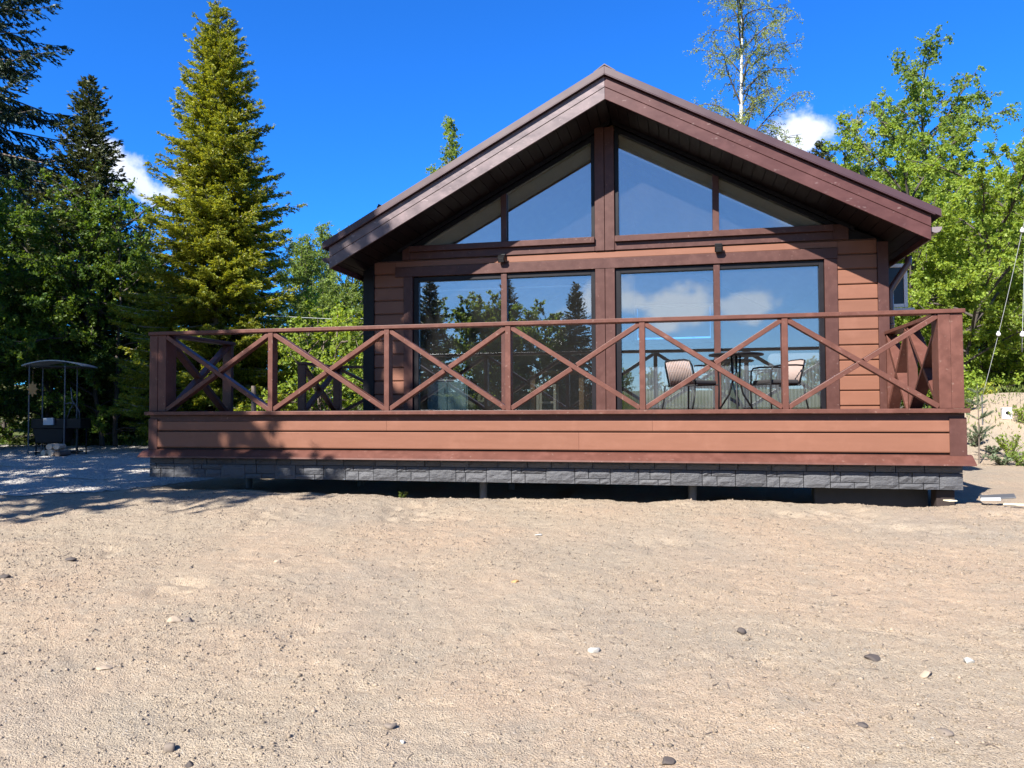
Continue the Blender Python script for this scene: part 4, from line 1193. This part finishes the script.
x, y = at(974, 14.2); weed('weed', 'grey green weed at the left of the sand mound', x, y, .30, .3, 18, M['pine_sapling'], 8)
x, y = at(992, 13.7); weed('weed', 'low grey green tuft between the pine sapling and the bright weed', x, y, .14, .2, 14, M['pine_sapling'], 9)
x, y = at(1018, 12.4); weed('weed', 'sparse dull green weed low on the mound at the right edge', x, y, .24, .3, 14, M['leaf_mid'], 10)
for i, (px, dd, hh, mm, lab) in enumerate(((1022, 14.6, .36, 'leaf_green', 'green weed at the right edge beside the white box'), (968, 15.5, .34, 'leaf_mid', 'green weed just right of the deck corner post'), (1001, 12.6, .16, 'pine_sapling', 'low dry tuft at the foot of the mound'))):
    x, y = at(px, dd); weed('weed', lab, x, y, hh, .32, 20, M[mm], 60+i)
x, y = at(403, 9.2); weed('grass_tuft', 'small green tuft growing under the front edge of the deck', x, y, .13, .07, 8, M['grass'], 13, 'grass tuft', .05)
def grass_field(n, x0, x1, y0, y1, h, label, seed):
    g = np.random.default_rng(seed); X = g.uniform(x0,x1,n); Y = g.uniform(y0,y1,n)
    keep = vnoise(X*.7,Y*.7,seed) > -.18; X, Y = X[keep], Y[keep]; m = len(X); Z = ground_z(X,Y)
    d = g.normal(0,.35,(m,3)); d[:,2] = 1; L = h*g.uniform(.5,1.3,m)
    v, f = quads(np.stack([X,Y,Z+L*.45],1), d, g.normal(0,1,(m,3))*np.array([1,1,.1]), L, np.full(m,.022))
    tag(link_mesh('grass', raw_mesh('grass', v, f), M['grass']), label, 'grass', kind='stuff')
grass_field(9000, -13, -4, 10.5, 17.5, .16, 'fresh green grass strip at the far end of the drive', 15)
grass_field(2600, 11.2, 16, 7.5, 12.8, .10, 'thin dry grass on the sand mound', 16)
grass_field(40000, -14, 8, -29, -15, .45, 'green meadow mirrored in the left lower window', 17)

# ------------------------------------------------------------------ stones in the sand
def rock(px, py, w_, h_, mat, label, seed, flat=.6):
    """w_, h_ in metres; px, py ground coordinates"""
    g = np.random.default_rng(seed)
    import bmesh
    bm = bmesh.new(); bmesh.ops.create_icosphere(bm, subdivisions=3, radius=1)
    dirs = g.normal(0,1,(7,3)); dirs /= np.linalg.norm(dirs,axis=1,keepdims=True); cut = g.uniform(.45,.85,7)
    a = g.uniform(0,3.14)
    for v in bm.verts:
        p = np.array(v.co); 
        for d, c in zip(dirs, cut):
            e = p@d
            if e > c: p = p - d*(e-c)*.97
        p = p*(1+.08*math.sin(5*p[0]+seed)*math.cos(4*p[1]))
        q = np.array([p[0]*w_*.5, p[1]*w_*.5*.72, p[2]*h_*.5])
        v.co = (q[0]*math.cos(a*.3)-q[1]*math.sin(a*.3), q[0]*math.sin(a*.3)+q[1]*math.cos(a*.3), q[2])
    me = bpy.data.meshes.new('stone'); bm.to_mesh(me); bm.free()
    o = link_mesh('stone', me, mat, None, True); o.location = (px, py, float(ground_z(np.array([px]),np.array([py]))[0]) + h_*.12)
    tag(o, label, 'stone', 'stones lying on the sandy yard'); return o
def on_sand(u, v):
    """where a sight line meets the sloping yard"""
    d = fw + r2*((u-512)/768.5) - u2*((v-384)/768.5); d = np.array(d); c = np.array(CAM); t = 1.0
    for _ in range(4000):
        p = c + d*t
        if p[2] <= gz(p[0], p[1]): break
        t += .006
    return p[0], p[1]
for i, (u, v, w_, h_, mm, lab) in enumerate((
    (175, 622, .105, .085, 'rock_tan', 'large pale rounded stone, left one of a touching pair'),
    (189, 622, .095, .055, 'rock_grey', 'brownish stone touching the large pale rounded stone'),
    (71, 560, .12, .05, 'rock_dark', 'flat dark wedge of stone in the left of the yard'),
    (5, 578, .10, .04, 'rock_dark', 'dark flat stone at the left edge of the yard'),
    (171, 750, .07, .065, 'rock_grey', 'brown grey stone below the pale pair near the bottom'),
    (390, 727, .07, .045, 'rock_grey', 'grey angular stone at bottom centre left'),
    (403, 742, .035, .03, 'rock_white', 'small white stone just right of the grey angular one'),
    (278, 563, .075, .04, 'rock_tan', 'pale flat stone alone in the upper left of the yard'),
    (191, 569, .05, .035, 'rock_grey', 'small grey stone above the pale rounded pair'),
    (741, 634, .065, .055, 'rock_dark', 'blue black rounded stone right of the middle of the yard'),
    (594, 652, .085, .045, 'rock_white', 'chalky white stone in the middle of the yard'),
    (872, 660, .10, .05, 'rock_dark', 'broad dark stone at the right of the yard'),
    (668, 746+18, .075, .045, 'rock_dark', 'black stone cut off by the bottom edge'),
    (516, 583, .075, .03, 'rock_orange', 'ochre yellow stone in the upper middle of the yard'),
    (944, 733, .09, .04, 'rock_grey', 'slate grey stone low in the right of the yard'),
    (968, 664, .07, .05, 'rock_white', 'pale quartz stone right of the broad dark stone'),
    (926, 677, .09, .05, 'rock_tan', 'tan stone between the broad dark stone and the slate grey one'),
    (620, 634, .045, .03, 'rock_grey', 'brownish pebble above the chalky white stone'),
    (538, 535, .09, .03, 'rock_white', 'whitish chip near the deck at the middle of the yard'),
    (190, 764, .05, .04, 'rock_dark', 'dark little stone at the bottom edge below the brown grey one'),
    (105, 669, .10, .03, 'rock_tan', 'pale flat stone half buried left of the middle'),
    (862, 727, .06, .03, 'rock_dark', 'dark flat chip left of the slate grey stone'),
    )):
    X_, Y_ = on_sand(u, min(v, 764)); rock(X_, Y_, w_*.85, h_*.85, M[mm], lab, 100+i)
# loose grit and clods: far too many to count
def grit(n, seed):
    g = np.random.default_rng(seed)
    X = g.uniform(-2.5, 11.5, n); Y = -6.2+6.3*g.random(n)**1.15
    X = np.where(g.random(n) < .55, 6.0+(X-6.0)*.62*1.0, X)
    keep = vnoise(X*1.3, Y*1.3, 91)+.35*g.normal(0,1,n)*.5 > -.12; X, Y = X[keep], Y[keep]; m = len(X)
    s = np.clip(g.lognormal(-5.42, .46, m), .0025, .016)
    Z = ground_z(X, Y) + s*.2
    base = np.array([[1,0,0],[0,1,0],[-1,0,0],[0,-1,0],[0,0,1],[0,0,-1]], float)
    fc = np.array([[0,1,4],[1,2,4],[2,3,4],[3,0,4],[1,0,5],[2,1,5],[3,2,5],[0,3,5]])
    v = base[None]*s[:,None,None]*g.uniform(.55,1.3,(m,6,3))*np.array([1,1,.75])
    a = g.uniform(0,6.28,m); ca, sa = np.cos(a)[:,None], np.sin(a)[:,None]
    vx = v[:,:,0]*ca-v[:,:,1]*sa; vy = v[:,:,0]*sa+v[:,:,1]*ca
    v = np.stack([vx+X[:,None], vy+Y[:,None], v[:,:,2]+Z[:,None]],2).reshape(-1,3)
    f = (fc[None]+6*np.arange(m)[:,None,None]).reshape(-1,3)
    tag(link_mesh('gravel', raw_mesh('gravel', v, f), M['pebble']), 'small clods and grit strewn over the sandy yard', 'gravel', kind='stuff')
grit(120000, 19)

def litter(n, seed):
    g = np.random.default_rng(seed); X = g.uniform(-2.5, 11, n); Y = -6.1+6.0*g.random(n)
    L = g.uniform(.02, .07, n); a = g.uniform(0, 6.28, n)
    dx, dy = np.cos(a)*L*.5, np.sin(a)*L*.5
    P0 = np.stack([X-dx, Y-dy, ground_z(X-dx, Y-dy)+.003], 1); P1 = np.stack([X+dx, Y+dy, ground_z(X+dx, Y+dy)+.003+g.uniform(0,.012,n)], 1)
    v, f = np_tubes(P0, P1, g.uniform(.0012,.003,n), g.uniform(.0008,.002,n), 4)
    tag(link_mesh('litter', raw_mesh('litter', v, f), M['bark']), 'twigs, needles and bark shreds strewn over the sandy yard', 'litter', kind='stuff')
litter(420, 23)
# ------------------------------------------------------------------ roofed grill on the drive, far left
gx_, gy_ = at(60, 17.6); gzz = gz(gx_, gy_)
gr = empty('roofed_grill', (0,0,0), 'black iron garden grill under its own arched metal roof at the far left', 'grill')
rp = MB(); n = 16
outer = [(-.82+1.64*i/n, 2.04+.12*math.sin(math.pi*i/n)**.8) for i in range(n+1)]
inner_ = [(p[0], p[1]-.025) for p in outer[::-1]]
rp.prism(outer+inner_, 0, -.0, .0001) if False else rp.prism(outer+inner_, 1, -.5, .5)
rp.build('roof', plain('grill_roof_sheet', (.30,.31,.33), .35, .2, .15, 4), gr, .004)
for px in (-.66, .30):
    for py in (-.38, .38):
        MB().tube([(px,py,-.05),(px,py,2.07)], .02, 8).build('post', M['steel'], gr)
for py in (-.38, .38): MB().box(-.75, .75, py-.015, py+.015, 2.0, 2.035).build('roof_bearer', M['black'], gr)
fb = MB(); fb.box(-.62,.72,-.34,.34,.62,.84); fb.prism([(-.5,.30),(.2,.30),(.28,.618),(-.6,.618)],1,-.3,.3)
fb.build('firebox', M['black'], gr, .01)
for px, py in ((-.5,-.28),(.62,-.28),(-.5,.28),(.62,.28)): MB().tube([(px,py,-.05),(px,py,.62)], .02, 8).build('leg', M['black'], gr)
MB().box(-.25,.02,-.43,-.36,.70,.86).build('side_shelf', M['greysill'], gr, .006)
sc = MB()
sc.tube([(.46,-.38,1.55),(.50,-.38,1.25),(.62,-.38,1.12),(.70,-.38,1.0),(.71,-.38,.845)], .014, 8)
sc.tube([(.30,-.40,1.16),(.45,-.40,1.20),(.60,-.40,1.16)], .014, 8)
sc.tube([(.36,-.36,.845),(.44,-.36,1.05),(.52,-.36,1.16)], .012, 8)
sc.build('forged_bracket', M['steel'], gr, 0, True)
MB().box(-.55,.55,-.28,.28,.06,.085).build('wood_rack', M['black'], gr, .004)
gr.location = (gx_, gy_, gzz); gr.rotation_euler = (0,0,R(20)); gr.scale = (.78,.85,1.0)
# sun-shaped wooden ornament hanging under the roof
su = MB(); pts = []
for i in range(16):
    a = 2*math.pi*i/16; rr_ = .15 if i % 2 == 0 else .09; pts.append((rr_*math.cos(a), rr_*math.sin(a)*1.2))
su.prism(pts, 1, -.012, .012); su.tube([(0,0,.16),(0,0,.42)], .004, 5)
o = su.build('hanging_ornament', plain('honey_wood', (.34,.17,.05), .5), None, .004)
o.location = (gx_-.16, gy_-.60, gzz+1.50); tag(o, 'brown star shaped wooden ornament hanging under the grill roof', 'ornament')
for k, (dx, dz, rr_, lab) in enumerate(((.38,.09,.075,'split birch log lowest left in the heap beside the grill'),(.55,.10,.085,'split birch log lowest in the middle of the heap by the grill'),(.70,.08,.07,'dark log at the right end of the heap by the grill'),(.46,.23,.075,'pale split log on top left of the heap by the grill'),(.62,.23,.07,'pale split log on top right of the heap by the grill'))):
    q = MB(); a = .3*k
    q.prism([(rr_*math.cos(2*math.pi*i/7+a), rr_*.9*math.sin(2*math.pi*i/7+a)) for i in range(7)], 1, -.18, .18)
    o = q.build('firewood_log', M['bark'] if k == 2 else M['log'], None, .006); o.location = (gx_+dx-.1, gy_-.55, gzz+dz); o.rotation_euler = (0,0,R(8*k-10))
    tag(o, lab, 'log', 'firewood beside the grill')

# ------------------------------------------------------------------ right-hand side: light strings, box, offcuts, wire
def bulb_string(name, pts, bulbs, label):
    e = MB().tube(pts, .0035, 6).build(name, M['greysill'], None, 0, True); tag(e, label, 'light string', 'bulb strings at the right edge')
    for p in bulbs:
        MB().lathe([(.0,-.042),(.023,-.038),(.036,-.015),(.034,.012),(.02,.03),(.015,.05),(0,.05)], p, 14).build('bulb', M['white'], e, 0, True)
def line_pt(u, v, dist):
    d = fw + r2*((u-512)/768.5) - u2*((v-384)/768.5); return CAM + d*dist
A = line_pt(1030, 195, 13.0); B = line_pt(982, 398, 14.2)
pts = [A.lerp(B, i/12) - Vector((0,0,.10*math.sin(math.pi*i/12))) for i in range(13)]
bulb_string('light_string', pts, [A.lerp(B, .15)-Vector((0,0,.045)), A.lerp(B, .64)-Vector((0,0,.09))], 'slanting white light string running down to a thin stake on the sand mound')
q = MB().tube([B+Vector((0,0,-.5)), B+Vector((0,0,.06))], .012, 6).build('stake', M['steel'], None); tag(q, 'thin stake holding the lower end of the slanting light string', 'stake')
A2 = line_pt(1026, 190, 12.0); B2 = line_pt(1022, 352, 12.2)
bulb_string('light_string', [A2.lerp(B2, i/6) for i in range(7)], [A2.lerp(B2, .89)], 'upright white light string at the very right edge')
q = MB(); q.tube([(A.x+.35,A.y,-1.2),(A.x+.35,A.y,3.2)], .045, 10); q.tube([(A.x+.35,A.y,3.1),(A.x,A.y,A.z),(A2.x,A2.y,A2.z)], .006, 6)
tag(q.build('lamp_pole', M['bark'], None), 'pole just outside the right edge carrying both light strings', 'pole')
# white box with a round hole, on the mound
bx, by = at(1006, 14.9); bz = gz(bx, by)
wb = MB(); wb.box(-.08,.08,-.07,.07,-.04,.165); wb.prism([(-.09,.167),(.09,.167),(.08,.18),(-.08,.18)],1,-.085,.085)
wb = wb.build('white_box', M['white'], None, .008); wb.location = (bx, by, bz); wb.rotation_euler = (0,0,R(-8)); tag(wb, 'small white box with a round black hole on the sand mound', 'box')
h = MB().lathe([(0,0),(.034,0),(.034,.006),(0,.006)], (0,0,0), 16).build('hole', M['black'], None, 0, False); h.parent = wb; h.rotation_euler = (R(90),0,0); h.location = (0,-.0705,.08)
# offcuts lying by the deck corner
x, y = 9.62, .02
for k, (dx, dy, sx, sy, dz, rz, m_, lab) in enumerate(((-.03,.10,.30,.15,.075,-.25,'steel','grey sheet offcut lying by the right corner of the deck'),(-.12,.02,.17,.10,.055,-.35,'white','white board offcut leaning against the grey sheet offcut'),(.04,-.14,.20,.06,.022,-.5,'cream','thin cream offcut lying in front of the grey sheet'),(-.50,-.02,.09,.09,.05,.4,'cream','crumpled cream scrap under the right corner of the deck'),(.42,-.04,.15,.05,.015,-.45,'cream','long pale splinter right of the grey sheet offcut'))):
    q = MB(); q.box(-sx/2, sx/2, -sy/2, sy/2, 0, .012)
    q = q.build('board_offcut', M[m_], None, .003); q.location = (x+dx, y+dy, gz(x+dx, y+dy)+dz); q.rotation_euler = (R(9-3*k), R(-6+2*k), rz); tag(q, lab, 'offcut', 'scraps at the right corner of the deck')
# thin wire between the trees on the left
p = at(262, 19.5); r_ = at(400, 20.5)
q = MB().tube([(p[0],p[1],2.42),((p[0]+r_[0])/2,(p[1]+r_[1])/2,2.38),(r_[0],r_[1],2.46)], .008, 5).build('overhead_wire', M['greysill'], None); tag(q, 'thin wire strung between the trees left of the cabin', 'wire')
print('leaf quads', NLEAF)
